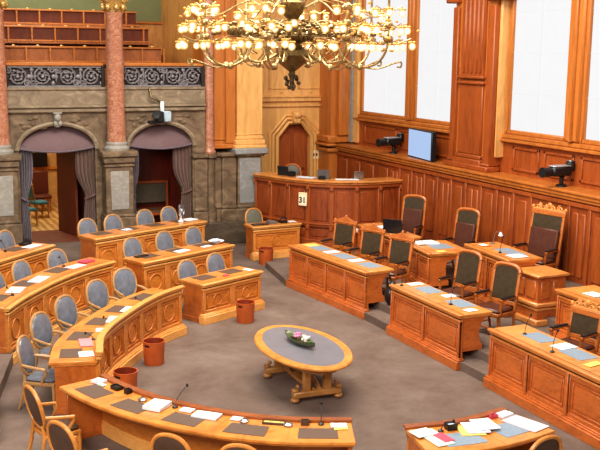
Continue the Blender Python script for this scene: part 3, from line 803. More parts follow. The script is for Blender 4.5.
# ------------------------------------------------------------------ chairs
def oval_chair(label, wood_=CHW, pad=BLUE, back=BROWNL, loc=(0, 0, 0), rz=0):
    t = empty('oval_armchair', (0, 0, 0), label, 'chair')
    tilt = R(13); zc, yc = .775, -.245
    Mb = Matrix.Translation((0, yc, zc)) @ Matrix.Rotation(tilt, 4, 'X')
    A, B = .25, .285
    def ring(k, y): return [Mb @ Vector((A*k*math.copysign(abs(math.cos(a))**.85, math.cos(a)), y, B*k*math.copysign(abs(math.sin(a))**.85, math.sin(a)))) for a in [2*PI*i/28 for i in range(28)]]
    m = MB(); m.tube(ring(1.0, 0), .026, 8, closed=True); m.build('back_frame', wood_, t)
    def pillow(y0, y1):
        mm = MB(); rings = [[mm.bm.verts.new(p) for p in ring(k, y)] for k, y in ((.97, y0), (.9, y0+(y1-y0)*.6), (.6, y0+(y1-y0)*.95), (.2, y1))]
        for a, b in zip(rings, rings[1:]):
            for j in range(28): mm.bm.faces.new((a[j], a[(j+1) % 28], b[(j+1) % 28], b[j]))
        mm.bm.faces.new(rings[-1]); mm.bm.faces.new(list(reversed(rings[0]))); return mm
    pillow(.0, .05).build('backrest', pad, t)
    pillow(-.002, -.022).build('back_cover', back, t)
    m = MB(); m.prism([(-.25, .27), (-.27, .1), (-.22, -.2), (.22, -.2), (.27, .1), (.25, .27)], .385, .44); m.build('seat_frame', wood_, t, bev=.012)
    m = MB(); m.prism([(-.235, .26), (-.255, .1), (-.205, -.19), (.205, -.19), (.255, .1), (.235, .26)], .44, .5); m.build('seat', pad, t, bev=.028)
    for s_ in (-1, 1):
        m = MB(); m.tube([(s_*.235, -.25, .7), (s_*.28, -.12, .69), (s_*.295, .05, .665), (s_*.29, .15, .655), (s_*.275, .16, .6), (s_*.262, .1, .5), (s_*.255, .08, .42)], [.02, .024, .026, .026, .024, .022, .024], 8)
        m.build('arm', wood_, t)
        m = MB(); m.tube([(s_*.225, .24, .41), (s_*.235, .25, .3), (s_*.235, .255, .0)], [.03, .027, .017], 8); m.build('leg', wood_, t)
        m = MB(); m.tube([(s_*.14, -.215, .56), (s_*.19, -.2, .44), (s_*.2, -.23, .25), (s_*.215, -.3, 0)], [.02, .028, .024, .017], 8); m.build('leg', wood_, t)
    t.location = loc; t.rotation_euler.z = rz
    return t
def high_chair(label, hgt, top='arch', wd=.54, pad=OLIVE, lower=None, loc=(0, 0, 0), rz=0, arms=True, name='high_back_chair'):
    t = empty(name, (0, 0, 0), label, 'chair')
    tilt = R(9)
    Mb = Matrix.Translation((0, -.23, .42)) @ Matrix.Rotation(tilt, 4, 'X')
    hb = (hgt-.42)/math.cos(tilt); w2 = wd/2; fr = .06
    hs = hb-(.14 if top != 'crest' else .2)
    m = MB()
    for s_ in (-1, 1): m.box((s_*(w2-fr/2), 0, hs/2-.02), (fr, .055, hs+.04), bev=.01, M=Mb)
    m.box((0, 0, .12), (wd-.1, .045, .08), bev=.01, M=Mb)
    if top == 'arch':
        n = 14; P = []
        for i in range(n+1):
            a = PI*i/n; P.append(Mb @ Vector(((w2-fr/2)*math.copysign(abs(math.cos(a))**.7, math.cos(a)), 0, hs+.12*abs(math.sin(a))**.8-.0)))
        m.tube(P, .042, 6)
        Q = [(-(w2-.04), .16)]+[(-(w2-.05)*math.copysign(abs(math.cos(PI*i/n))**.7, math.cos(PI*i/n)), hs+.1*abs(math.sin(PI*i/n))**.8) for i in range(n+1)]+[(w2-.04, .16)]
    elif top == 'pediment':
        T = [(-w2-.025, hs), (w2+.025, hs), (w2+.025, hs+.05), (.03, hs+.16), (-.03, hs+.16), (-w2-.025, hs+.05)]
        m.prism(T, -.035, .035, Mb @ Matrix.Rotation(R(90), 4, 'X'))
        m.ell(Mb @ Vector((0, .0, hs+.17)), (.035, .03, .035)); m.ell(Mb @ Vector((-w2, 0, hs+.07)), (.028, .028, .03)); m.ell(Mb @ Vector((w2, 0, hs+.07)), (.028, .028, .03))
        m.box((0, .03, hs+.03), (wd-.08, .03, .03), bev=.008, M=Mb)
        Q = [(-(w2-.05), .16), (-(w2-.05), hs-.02), (w2-.05, hs-.02), (w2-.05, .16)]
    else:
        m.box((0, 0, hs+.02), (wd+.02, .06, .1), bev=.01, M=Mb)
        Q = [(-(w2-.05), .16), (-(w2-.05), hs-.02), (w2-.05, hs-.02), (w2-.05, .16)]
    m.build('back_frame', CHR, t, bev=.004)
    if top == 'crest':
        m = MB()
        for s_ in (-1, 1):
            for k, (cx, rr) in enumerate(((.17, .075), (.06, .06))):
                m.tube([Mb @ Vector((s_*(cx*wd/.54)+rr*(1-i/22)*math.cos(i*.55*s_+PI/2), 0, hs+.12+rr*(1-i/22)*math.sin(i*.55*s_+PI/2))) for i in range(20)], .02, 6)
            m.ell(Mb @ Vector((s_*(w2-.01), 0, hs+.11)), (.04, .035, .05))
        m.ell(Mb @ Vector((0, 0, hs+.17)), (.06, .035, .06)); m.tube([Mb @ Vector((-w2, 0, hs+.08)), Mb @ Vector((w2, 0, hs+.08))], .025, 6)
        m.build('carved_crest', CHW2, t)
    m = MB(); m.prism(Q, -.02, .02, Mb @ Matrix.Rotation(R(90), 4, 'X')); m.build('back_pad', pad, t, bev=.006)
    if lower:
        m = MB(); m.box((-.02, .07, .36), (wd-.13, .09, .6), bev=.025, M=Mb); m.build('lumbar_cushion', REDL, t)
    m = MB(); m.box((0, .02, .40), (wd-.02, .5, .07), bev=.012); m.build('seat_frame', CHR, t)
    m = MB(); m.box((0, .02, .465), (wd-.06, .47, .07), bev=.03); m.build('seat', REDL, t)
    for s_ in (-1, 1):
        x = s_*(w2-.03)
        if arms:
            m = MB(); m.tube([(x, -.27, .68), (x*1.04, -.1, .685), (x*1.06, .12, .68), (x*1.06, .2, .66)], [.022, .026, .028, .03], 8); m.tube([(x*1.04, .17, .66), (x*1.0, .17, .55), (x, .17, .42)], [.022, .028, .022], 8); m.build('arm', CHR, t)
            m = MB(); m.tube([(x*1.02, -.2, .705), (x*1.05, .0, .712), (x*1.06, .17, .705)], [.024, .032, .026], 8, sq=(1.2, .8)); m.build('arm_pad', BLACKL, t)
        m = MB(); m.lathe([(.03, .36), (.035, .3), (.022, .26), (.036, .2), (.02, .12), (.034, .08), (.034, .04), (.02, 0)], (x, .22, 0), 10); m.build('leg', CHR, t)
        m = MB(); m.tube([(x, -.2, .42), (x, -.22, .2), (x, -.27, 0)], [.028, .026, .02], 8); m.build('leg', CHR, t)
    m = MB(); m.tube([(-(w2-.03), .22, .14), (w2-.03, .22, .14)], .016, 8); m.tube([(-(w2-.03), .2, .14), (-(w2-.03), -.2, .14)], .014, 8); m.tube([((w2-.03), .2, .14), ((w2-.03), -.2, .14)], .014, 8); m.build('stretcher', CHR, t)
    t.location = loc; t.rotation_euler.z = rz
    return t
def face_rz(cv, s): return cv.ang(s)-PI   # chair's +Y (its front) points to the hall's centre (local -d)
BACK = .33
def seat_at(cvn, bx_, by_, z, turn=0):
    cv = CV[cvn]; s = cv.near(bx_, by_); a = cv.ang(s); n = Vector((-math.sin(a), math.cos(a)))
    p = Vector((bx_, by_))-n*BACK
    # never push the seat's front legs into the front panel
    q, _ = cv.pt(s); d = (p-q).dot(n)
    if d < .62: p += n*(.62-d)
    return (p.x, p.y, z), a+PI+turn
first = None
def put_oval(cvn, pts, z, labels, group, turn=0):
    global first
    for (x, y), lb in zip(pts, labels):
        loc, rz = seat_at(cvn, x, y, z, turn)
        if first is None: first = oval_chair(lb, loc=loc, rz=rz); first['group'] = group
        else: dup(first, loc, rz, lb, group)
put_oval('A2', [(2.06, 14.4), (2.5, 15.67), (3.09, 16.65), (3.86, 17.62), (4.58, 18.4)], 0,
    ['blue oval-back armchair at the near left end of the curved desk, legs showing', 'second blue oval-back armchair from the near end of the curved desk with five brown pads',
     'middle blue oval-back armchair of the five at the curved desk left of the oval table', 'fourth blue oval-back armchair from the near end of the curved desk, before the white papers',
     'blue oval-back armchair at the far end of the curved desk left of the oval table'], 'armchairs at the inner curved desk', turn=-.28)
put_oval('A3', [(6.03, 18.72), (6.80, 19.16)], 0, ['left blue oval-back armchair of the two at the two seat oak desk', 'right blue oval-back armchair of the two at the two seat oak desk'], 'armchairs at the two seat desk')
put_oval('B1', [(2.28, 18.1), (2.91, 18.8), (3.71, 19.6)], .2, ['blue oval-back armchair cut by the left edge, at the second row curved desk', 'blue oval-back armchair in the middle of the second row curved desk', 'blue oval-back armchair beside the magenta folder, at the second row curved desk'], 'armchairs at the second row curved desk', turn=-.15)
put_oval('B2', [(5.36, 20.46), (6.22, 20.93), (7.0, 21.22)], .2, ['left blue oval-back armchair of three at the second row desk', 'middle blue oval-back armchair of three at the second row desk', 'right blue oval-back armchair of three at the second row desk'], 'armchairs at the second row three seat desk')
put_oval('C1', [(2.8, 21.2)], .4, ['blue oval-back armchair at the far left, left of the bright doorway'], 'armchairs at the back row')
put_oval('C2', [(4.74, 22.05), (5.42, 22.38), (6.31, 22.82), (6.98, 23.06)], .4, ['blue oval-back armchair in the back row below the curtain of the left arch', 'blue oval-back armchair in the back row just left of the stone pedestal', 'blue oval-back armchair in the back row before the dark bench niche', 'blue oval-back armchair in the back row behind the small white microphone stand'], 'armchairs at the back row')
# foreground chairs seen from behind, amber wood
fg = oval_chair('amber wood oval-back armchair in the lower left corner, brown back towards the camera', CHW2, BROWNL, BROWNL)
put2 = [((1.84, 12.15), -.1), ((1.95, 10.8), -.1), ((3.0, 9.98), 0), ((3.62, 9.4), 0)]
lbs = [None, 'amber wood oval-back armchair at the bottom left edge below another like it', 'amber wood oval-back armchair cut by the bottom edge, left one under the foreground desk', 'amber wood oval-back armchair peeking at the bottom edge, right one under the foreground desk']
for i, (((x, y), tn), lb) in enumerate(zip(put2, lbs)):
    loc, rz = seat_at('A1', x, y, 0, tn)
    if i == 0: fg.location = loc; fg.rotation_euler.z = rz; fg['group'] = 'foreground armchairs'
    else: dup(fg, loc, rz, lb, 'foreground armchairs')
loc, rz = seat_at('D', 6.9, 8.25, 0); dup(fg, loc, rz, 'amber wood oval-back armchair at the bottom edge by the paper covered desk', 'foreground armchairs')
# clerk's chair
oval_chair('amber oval-back armchair with grey green pad behind the small desk by the stone pier', CHW2, GREYGREEN, BROWNL, (9.82, 24.05, 0), PI+.1)
# right-hand chairs face the hall (-X)
fx = R(90)
hc = None
for i, ((x, y), lb) in enumerate(zip([(9.9, 19.55), (9.98, 18.4), (10.08, 17.35)], ['first pedimented chair with dark pad at the three seat front desk, farthest from the camera', 'middle pedimented chair with dark pad at the three seat front desk', 'pedimented chair with dark pad at the near end of the three seat front desk'])):
    if i == 0: hc = high_chair(lb, 1.22, 'pediment', .62, loc=(x, y, .3), rz=fx+.42, name='pedimented_chair'); hc['group'] = 'pedimented chairs'
    else: dup(hc, (x, y, .3), fx+.42-.03*i, lb, 'pedimented chairs')
hc = high_chair('arched high-back chair at the far seat of the two seat front desk', 1.24, 'arch', .62, loc=(10.36, 15.3, .3), rz=fx+.28, name='arched_chair'); hc['group'] = 'arched chairs at the middle front desk'
dup(hc, (10.36, 14.1, .3), fx+.28, 'arched high-back chair at the near seat of the two seat front desk', 'arched chairs at the middle front desk')
high_chair('low chair with carved crest at the front desk in the lower right', 1.12, 'crest', .62, loc=(10.15, 11.72, .3), rz=fx+.2, name='carved_chair')
hc = high_chair('tall arched chair with dark red cushion behind the open laptop', 1.4, 'arch', .64, lower=True, loc=(12.1, 20.1, .45), rz=fx+.55, name='tall_armchair'); hc['group'] = 'tall arched chairs against the wall'
dup(hc, (12.25, 18.12, .42), fx+.38, 'tall arched chair with dark red cushion against the panelled wall, left of the tallest desk', 'tall arched chairs against the wall')
high_chair('tallest chair with carved crest behind the tallest desk', 1.56, 'crest', .82, lower=True, loc=(12.5, 15.72, .7), rz=fx+.25, name='president_chair')
# ------------------------------------------------------------------ oval table
TX, TY = 6.29, 13.54
ta = -1.62   # long axis
t = empty('oval_table', (TX, TY, 0), 'oval slate topped oak table alone in the middle of the carpet', 'table')
Mt = Matrix.Translation((TX, TY, 0)) @ Matrix.Rotation(ta, 4, 'Z')
TA, TB, TH = 1.21, .67, .70
def oval(k, n=48, inset=0): return [((TA-inset)*math.cos(2*PI*i/n), (TB-inset)*math.sin(2*PI*i/n)) for i in range(n)]
m = MB()
sec = [(.12, .0), (.0, .0), (-.015, -.02), (-.01, -.045), (.03, -.06), (.12, -.06)]
rings = [[m.bm.verts.new(Mt @ Vector((x, y, TH+z))) for x, y in oval(1, 48, ins)] for ins, z in sec]
for a, b in zip(rings, rings[1:]+rings[:1]):
    for j in range(48): m.bm.faces.new((a[j], a[(j+1) % 48], b[(j+1) % 48], b[j]))
m.build('rim', TABLEO, t)
MB().prism(oval(1, 48, .115), TH-.05, TH-.002, Mt).build('tabletop', TABLET, t)
MB().prism(oval(1, 48, .2), TH-.16, TH-.05, Mt).build('apron', TABLEL, t)
for s_ in (-1, 1):
    x = s_*.62
    m = MB(); m.box((x, 0, .13), (.13, .8, .1), bev=.02, M=Mt)
    for e in (-1, 1):
        m.box((x, e*.36, .2), (.11, .1, .06), bev=.02, M=Mt); m.ell(Mt @ Vector((x, e*.36, .045)), (.075, .075, .045))
        m.box((x, e*.32, .26), (.09, .05, .06), bev=.02, M=Mt)
    m.build('sled_foot', TABLEL, t)
    for e in (-.17, .17):
        m = MB(); m.box((x, e, .37), (.1, .13, .46), bev=.02, M=Mt); m.box((x, e*1.25, .56), (.11, .2, .09), bev=.02, M=Mt); m.build('leg', TABLEL, t)
m = MB()
for e in (-1, 1): m.tube([Mt @ Vector((-.62, e*.05, .17)), Mt @ Vector((-.2, e*.12, .2)), Mt @ Vector((.2, e*.12, .2)), Mt @ Vector((.62, e*.05, .17))], .035, 8)
m.lathe([(.13, .16), (.15, .19), (.15, .23), (.1, .25)], Mt @ Vector((0, 0, 0)), 16)
m.build('stretcher', TABLEL, t)
# flower boat
bx0, by0 = TX-.01, TY+.08
t = empty('flower_bowl', (bx0, by0, TH), 'boat shaped metal bowl of pink and white flowers on the oval table', 'flower bowl')
ba = -1.42; Mf = Matrix.Translation((bx0, by0, TH)) @ Matrix.Rotation(ba, 4, 'Z')
m = MB(); n = 16; secs = []
for i in range(n+1):
    x = -.43+.86*i/n; q = abs(x/.43); wv = .115*(1-q**2.2)+.004; zz = .03+.07*q**2.5
    secs.append([m.bm.verts.new(Mf @ Vector((x, yv*wv, zv))) for yv, zv in ((-1, .075+.05*q**2), (-.75, .02+.06*q**2), (0, .0+.06*q**2), (.75, .02+.06*q**2), (1, .075+.05*q**2), (0, .055+.05*q**2))])
for a, b in zip(secs, secs[1:]):
    for j in range(6): m.bm.faces.new((a[j], a[(j+1) % 6], b[(j+1) % 6], b[j]))
m.build('bowl', PEWTER, t)
m = MB()
for i in range(26): x = random.uniform(-.24, .26); m.ell(Mf @ Vector((x, random.uniform(-.06, .06), .085+random.random()*.03)), (.04, .02, .012), 6, 4, Matrix.Rotation(random.random()*6, 4, 'Z') @ Matrix.Rotation(random.uniform(-.7, .7), 4, 'X'))
m.build('leaves', LEAF, t)
for mt, xs, nm, k in ((FLOWP, (-.16, .04), 'pink_flowers', 12), (FLOWW, (.08, .26), 'white_flowers', 10)):
    m = MB()
    for i in range(k): m.ell(Mf @ Vector((random.uniform(*xs), random.uniform(-.05, .05), .11+random.random()*.05)), (.03, .03, .024), 7, 5)
    m.build(nm, mt, t)

# ------------------------------------------------------------------ waste baskets
def basket(x, y, z, lb):
    t = empty('waste_basket', (x, y, z), lb, 'waste basket', 'terracotta waste baskets')
    m = MB(); m.lathe([(.165, 0), (.17, .01), (.185, .39), (.19, .405), (.176, .405), (.16, .03), (.0, .03)], (x, y, z), 28, cap=False); m.build('body', TERRA, t)
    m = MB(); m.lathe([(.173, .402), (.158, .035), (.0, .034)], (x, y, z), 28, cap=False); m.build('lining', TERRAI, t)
    for a in (.6, .6+PI):
        m = MB(); m.box((x+.183*math.cos(a), y+.183*math.sin(a), z+.345), (.012, .1, .035), rz=a, bev=.005); m.build('handle_slot', DARK, t)
basket(4.47, 15.62, 0, 'terracotta waste basket against the front of the curved desk, right of its middle')
basket(3.62, 14.25, 0, 'terracotta waste basket between the two curved desks at lower left, partly hidden')
basket(6.86, 17.45, 0, 'terracotta waste basket in front of the two seat oak desk')
basket(9.28, 22.2, 0, 'terracotta waste basket before the small desk by the stone pier')

# ------------------------------------------------------------------ things on the desks
LEDGED = ('A1', 'A2', 'D')
def onto(cvn, s, d, dz=0): return (*CV[cvn].at(s*CV[cvn].L, d), ZD[cvn]+dz), CV[cvn].ang(s*CV[cvn].L)
def sheet(cvn, s, d, w, l, lb, mat=PAPER, th=.008, turn=0, name='paper', cat='paper', dz=.0065, group=None):
    if cvn in LEDGED: d = max(d, .07+l/2*abs(math.cos(turn))+w/2*abs(math.sin(turn)))
    (x, y, z), a = onto(cvn, s, d, dz)
    m = MB()
    n = max(1, min(5, int(th/.012)))
    for k in range(n): m.box((x, y, z+th*(k+.5)/n), (w, l, th/n*.94), rz=a+turn+(random.uniform(-.05, .05) if n > 1 else 0), bev=.0015)
    o = m.build(name, mat); return tag(o, lb, cat, group)
def shift(o):  # give single-mesh things their origin at the base
    me = o.data; vs = [v.co for v in me.vertices]
    c = Vector((sum(v.x for v in vs)/len(vs), sum(v.y for v in vs)/len(vs), min(v.z for v in vs)))
    me.transform(Matrix.Translation(-c)); o.location = c; return o
def mic(cvn, s, d, lb, hgt=.26, lean=.12, turn=0):
    if cvn in LEDGED: d = max(d, .11)
    (x, y, z), a = onto(cvn, s, d, .001)
    t = empty('desk_microphone', (x, y, z), lb, 'microphone', 'gooseneck microphones')
    a2 = a+turn; dx, dy = -math.sin(a2), math.cos(a2)
    MB().lathe([(.035, 0), (.035, .015), (.012, .03)], (x, y, z), 12).build('base', BLACK, t)
    P = [(x+dx*lean*q*q, y+dy*lean*q*q, z+.02+hgt*q) for q in (0, .25, .5, .75, 1)]
    gn = MB().tube(P, .005, 6).build('gooseneck', BLACK, t)
    e = Vector(P[-1]); MB().ell(e, (.018, .018, .026), 8, 6).build('head', BLACK, gn)
# foreground desk (A1) runs from its right end (s=0) to its upper left end (s=1)
sheet('A1', .63, .17, .26, .30, 'thick stack of white papers on the foreground desk, before a brown pad', PAPER, .05, .15, 'paper_stack', 'papers')
sheet('A1', .53, .10, .17, .12, 'small white note block on the foreground desk, right of the paper stack', PAPER, .02, .1, 'note_block', 'papers')
sheet('A1', .45, .17, .34, .2, 'white booklet lying on the foreground desk between two brown pads', PAPER, .025, .1, 'booklet', 'booklet')
sheet('A1', .35, .12, .17, .11, 'small white card on the foreground desk right of the booklet', PAPER, .015, .0, 'card', 'card')
sheet('A1', .035, .16, .2, .13, 'white slip at the right end of the foreground desk', PAPER, .012, 0, 'card', 'card')
sheet('A1', .955, .16, .17, .15, 'white crumpled papers at the upper left end of the foreground desk', PAPER, .035, .3, 'paper_bundle', 'papers')
sheet('A1', .92, .2, .12, .07, 'yellow green notelet beside the crumpled papers, end of the foreground desk', GREENP, .02, .2, 'notelet', 'paper')
sheet('A1', .03, .26, .17, .06, 'pale folded note near the right end of the foreground desk', YEL, .006, .15, 'note', 'paper')
mic('A1', .582, .12, 'black gooseneck microphone beside the stack of white papers', .2, -.26)
mic('A1', .09, .07, 'black gooseneck microphone near the right end of the foreground desk', .22, -.1)
def inkwell(cvn, s, d, lb):
    (x, y, z), a = onto(cvn, s, min(d, .17), .0025)
    t = empty('glass_inkwell', (x, y, z), lb, 'inkwell', 'inkwells on the foreground desk')
    MB().lathe([(.055, 0), (.06, .02), (.04, .03), (.025, .04), (.0, .04)], (x, y, z), 14, cap=False).build('dish', STEEL, t)
    MB().ell((x, y, z+.045), (.02, .02, .015), 8, 6).build('lid', BRASS, t)
inkwell('A1', .19, .19, 'small round metal inkwell dish on the foreground desk, near its right end'); inkwell('A1', .325, .24, 'small round metal inkwell dish on the foreground desk, right of the small white card'); inkwell('A1', .71, .3, 'small round metal inkwell dish left of the stack of white papers')
def smallbox(cvn, s, d, w, l, h, lb, mat=BROWNL, turn=0, name='pen_box', cat='box', inner=PAPER):
    if cvn in LEDGED: d = max(d, .07+l/2)
    (x, y, z), a = onto(cvn, s, d, .001)
    t = empty(name, (x, y, z), lb, cat); M_ = Matrix.Translation((x, y, z)) @ Matrix.Rotation(a+turn, 4, 'Z')
    m = MB(); m.box((0, 0, .004), (w, l, .008), M=M_)
    for c, sz in (((0, l/2-.005, h/2), (w, .01, h)), ((0, -l/2+.005, h/2), (w, .01, h)), ((w/2-.005, 0, h/2), (.01, l, h)), ((-w/2+.005, 0, h/2), (.01, l, h))): m.box(c, sz, M=M_, bev=.002)
    m.build('tray', mat, t)
    MB().box((0, 0, h*.45), (w-.03, l-.03, h*.5), M=M_).build('contents', inner, t)
smallbox('A1', .14, .1, .1, .08, .06, 'small dark square pen box on the front ledge side of the foreground desk', BROWNL, inner=BLACK)
smallbox('A1', .235, .13, .28, .09, .03, 'low dark pencil tray on the foreground desk, between the pen box and the white card', BROWNL, inner=YEL)
smallbox('A1', .86, .12, .16, .1, .05, 'small dark stationery tray beside the yellow green notelet', BLACKL, inner=BLACKL)
smallbox('A1', .80, .1, .08, .08, .06, 'little black stationery cup at the ledge between notelet and paper stack', BLACKL, inner=REDL)
# A2: from its near end (s=0)
sheet('A2', .07, .15, .26, .22, 'white sheet at the near end of the curved desk beside the brown pad', PAPER, .006, .1)
sheet('A2', .2, .24, .4, .2, 'pink folder lying on the curved desk left of the oval table', PINKF, .012, .25, 'folder', 'folder')
sheet('A2', .36, .2, .2, .14, 'white sheet on the curved desk behind the pink folder', PAPER, .006, .3)
sheet('A2', .5, .15, .36, .2, 'white paper heap in the middle of the curved desk left of the oval table', PAPER, .02, .2, 'paper_heap', 'papers')
sheet('A2', .66, .17, .34, .24, 'white open booklet on the far half of the curved desk, by its ledge', PAPER, .014, .1, 'booklet', 'booklet')
for s_, lb in ((.24, 'black gooseneck microphone by the pink folder'), (.45, 'black gooseneck microphone by the white paper heap on the curved desk'), (.76, 'black gooseneck microphone on the far part of the curved desk')): mic('A2', s_, .16, lb, .1, .12, .4)
sheet('A3', .5, .2, .13, .1, 'small red notebook between the brown pads of the two seat oak desk', MAG, .012, .2, 'notebook', 'notebook')
sheet('A3', .93, .25, .14, .2, 'white slip at the right end of the two seat oak desk', PAPER, .005, .1)
# B1
sheet('B1', .28, .32, .42, .26, 'white papers on the second row curved desk before the middle armchair', PAPER, .015, .2, 'paper_heap', 'papers')
sheet('B1', .5, .3, .5, .25, 'long white paper spread on the second row curved desk', PAPER, .012, .1, 'paper_heap', 'papers')
sheet('B1', .8, .27, .42, .25, 'pale pink paper beneath the magenta folder on the second row desk', PINKP, .008, -.05)
sheet('B1', .9, .36, .3, .2, 'magenta folder at the right end of the second row curved desk', MAG, .03, 0, 'folder', 'folder', dz=.012)
mic('B1', .78, .5, 'black gooseneck microphone in front of the armchair by the magenta folder', .16, .1)
mic('B1', .2, .22, 'black gooseneck microphone on the left part of the second row curved desk', .12, .1)
# B2
sheet('B2', .5, .26, .36, .2, 'white sheet in the middle of the second row three seat desk', PAPER, .008, .1)
sheet('B2', .12, .45, .3, .14, 'dark folder at the left end of the second row three seat desk', BLACKL, .02, 0, 'folder', 'folder')
sheet('B2', .78, .24, .26, .14, 'white slip at the right part of the second row three seat desk', PAPER, .006, .05)
(x, y, z), a = onto('B2', .945, .36, .007)
t = empty('papers_in_dish', (x, y, z), 'white dish heaped with papers at the right end of the second row desk', 'dish')
MB().lathe([(.1, 0), (.17, .05), (.18, .055), (.1, .015), (0, .015)], (x, y, z), 18, cap=False).build('dish', PAPER, t)
m = MB()
for k in range(4): m.box((x+random.uniform(-.03, .03), y, z+.05+k*.01), (.2, .15, .006), rz=k*.5)
m.build('papers', PAPERB, t)
# C1, C2
sheet('C1', .9, .25, .42, .24, 'white paper on the back row desk below the bright doorway', PAPER, .01, 0)
mic('C1', .72, .4, 'black gooseneck microphone before the far left armchair', .2, .1)
smallbox('C1', .93, .5, .25, .15, .05, 'black tray on the far left desk at the foot of the curtain', BLACKL, inner=BLACK)
sheet('C2', .94, .32, .32, .26, 'white papers at the right end of the back row four seat desk', PAPER, .02, .1, 'paper_heap', 'papers')
sheet('C2', .35, .35, .22, .18, 'pale blue paper on the back row four seat desk', PAPERB, .008, .2)
(x, y, z), a = onto('C2', .84, .28, .007)
t = empty('desk_fan', (x, y, z), 'small white desk fan on the back row desk, before the rightmost armchair', 'fan')
MB().lathe([(.07, 0), (.07, .02), (.03, .04), (.025, .12), (.03, .14)], (x, y, z), 14).build('base', PAPER, t)
Mfan = Matrix.Translation((x, y-.0, z+.28)) @ Matrix.Rotation(a+PI*.12, 4, 'Z') @ Matrix.Rotation(R(90), 4, 'X')
m = MB()
for rr in (.17, .13, .09, .05): m.tube([Mfan @ Vector((rr*math.cos(q), rr*math.sin(q), .02)) for q in [2*PI*i/20 for i in range(20)]], .004, 4, closed=True)
for i in range(14): q = 2*PI*i/14; m.tube([Mfan @ Vector((.04*math.cos(q), .04*math.sin(q), .03)), Mfan @ Vector((.17*math.cos(q), .17*math.sin(q), .02))], .003, 4)
m.build('guard', STEEL, t)
m = MB(); m.ell(Mfan @ Vector((0, 0, .0)), (.045, .045, .04)); m.tube([(x, y, z+.12), Mfan @ Vector((0, 0, -.03))], .018, 8); m.build('hub', PAPER, t)
for i in range(3):
    q = i*2*PI/3; m = MB(); m.ell(Mfan @ Vector((.085*math.cos(q), .085*math.sin(q), 0)), (.07, .04, .008), 8, 6, Matrix.Rotation(a+PI*.12, 4, 'Z') @ Matrix.Rotation(R(90), 4, 'X') @ Matrix.Rotation(q, 4, 'Z')); m.build('blade', PAPERB, t)
# clerk's desk
(x, y, z), a = onto('K', .22, .22, .001)
t = empty('keyboard_folder', (x, y, z), 'black keyboard at the left of the small desk by the stone pier', 'keyboard')
MB().box((x, y, z+.012), (.42, .2, .024), rz=a, bev=.006).build('case', BLACK, t)
MB().box((x, y-.01, z+.027), (.38, .13, .006), rz=a).build('keys', STEEL, t)
def laptop(cvn, s, d, lb, turn=0, sc_=1, open_=100, screen=BLACK, z=None, shell=STEEL):
    (x, y, zz), a = onto(cvn, s, d, .001)
    if z is not None: zz = z
    t = empty('open_laptop', (x, y, zz), lb, 'laptop'); M_ = Matrix.Translation((x, y, zz)) @ Matrix.Rotation(a+turn, 4, 'Z')
    w_, l_ = .34*sc_, .24*sc_
    MB().box((0, .0, .009), (w_, l_, .018), bev=.004, M=M_).build('base', shell, t)
    MB().box((0, .02, .0195), (w_*.85, l_*.5, .003), M=M_).build('keyboard', BLACK, t)
    Ml = M_ @ Matrix.Translation((0, -l_/2, .018)) @ Matrix.Rotation(R(90-open_)*-1, 4, 'X')
    MB().box((0, 0, l_/2), (w_, .012, l_), bev=.004, M=Ml).build('lid', shell, t)
    lid = [c for c in t.children if c.name.startswith('lid')][0]
    MB().box((0, .008, l_/2), (w_*.92, .004, l_*.86), M=Ml).build('screen', screen, lid)
sheet('K', .5, .3, .2, .28, 'grey document case leaning flat on the small desk by the stone pier', plain('grey_case', (.16, .15, .15), .5), .05, 0, 'document_case', 'case')
(x, y, z), a = onto('K', .72, .25, .001)
t = empty('desk_telephone', (x, y, z), 'black telephone on the small desk by the stone pier', 'telephone')
m = MB(); m.prism([(-.1, 0), (.1, 0), (.1, .03), (-.1, .08)], -.1, .1, Matrix.Translation((x, y, z)) @ Matrix.Rotation(a+R(90), 4, 'Z') @ Matrix.Rotation(R(90), 4, 'X')); m.build('base', BLACK, t)
m = MB(); m.tube([(x-.09, y-.05, z+.1), (x-.07, y-.05, z+.13), (x+.07, y-.05, z+.13), (x+.09, y-.05, z+.1)], [.03, .02, .02, .03], 8); m.build('handset', BLACK, t)
sheet('K', .92, .25, .22, .2, 'white paper at the right end of the small desk by the stone pier', PAPER, .008)
# rostrum bar
ZD['S'] = 1.95
laptop('S', .2, .28, 'small dark laptop at the left end of the curved rostrum counter', .2, 1, 95, z=1.951, shell=BLACK)
laptop('S', .5, .33, 'grey monitor sized laptop in the middle of the curved rostrum counter', 0.1, .95, 92, z=1.951, shell=plain('grey_shell', (.1, .09, .09), .4))
laptop('S', .745, .4, 'light grey laptop on the right part of the curved rostrum counter', 0, .78, 95, z=1.951)
sheet('S', .38, .22, .5, .26, 'white papers on the curved rostrum counter left of its middle', PAPERB, .012, .1, 'paper_heap', 'papers')
sheet('S', .66, .2, .62, .2, 'long white paper strip on the curved rostrum counter right of its middle', PAPER, .012, 0, 'paper_heap', 'papers')
smallbox('S', .5, .12, .15, .1, .09, 'black desk stand at the front of the curved rostrum counter', BLACKL, inner=BLACK)
smallbox('S', .27, .2, .16, .14, .13, 'black equipment box beside the small dark laptop on the rostrum', BLACK, inner=BLACK, name='equipment_box')
oval_chair('dark olive oval chair behind the left part of the curved rostrum', CHR, OLIVE, OLIVE, (11.1, 24.75, 1.08), PI-.5)
t = empty('notice_board', (12.85, 26.93, 2.2), 'small cream notice plate on the alcove wall right of the arched door', 'plate')
MB().bx(12.72, 13.0, 26.93, 26.99, 2.02, 2.3, .01).build('plate', CALW, t)
MB().bx(12.78, 12.84, 26.915, 26.93, 2.12, 2.2).bx(12.88, 12.94, 26.915, 26.93, 2.12, 2.2).build('knob', BLACK, t)
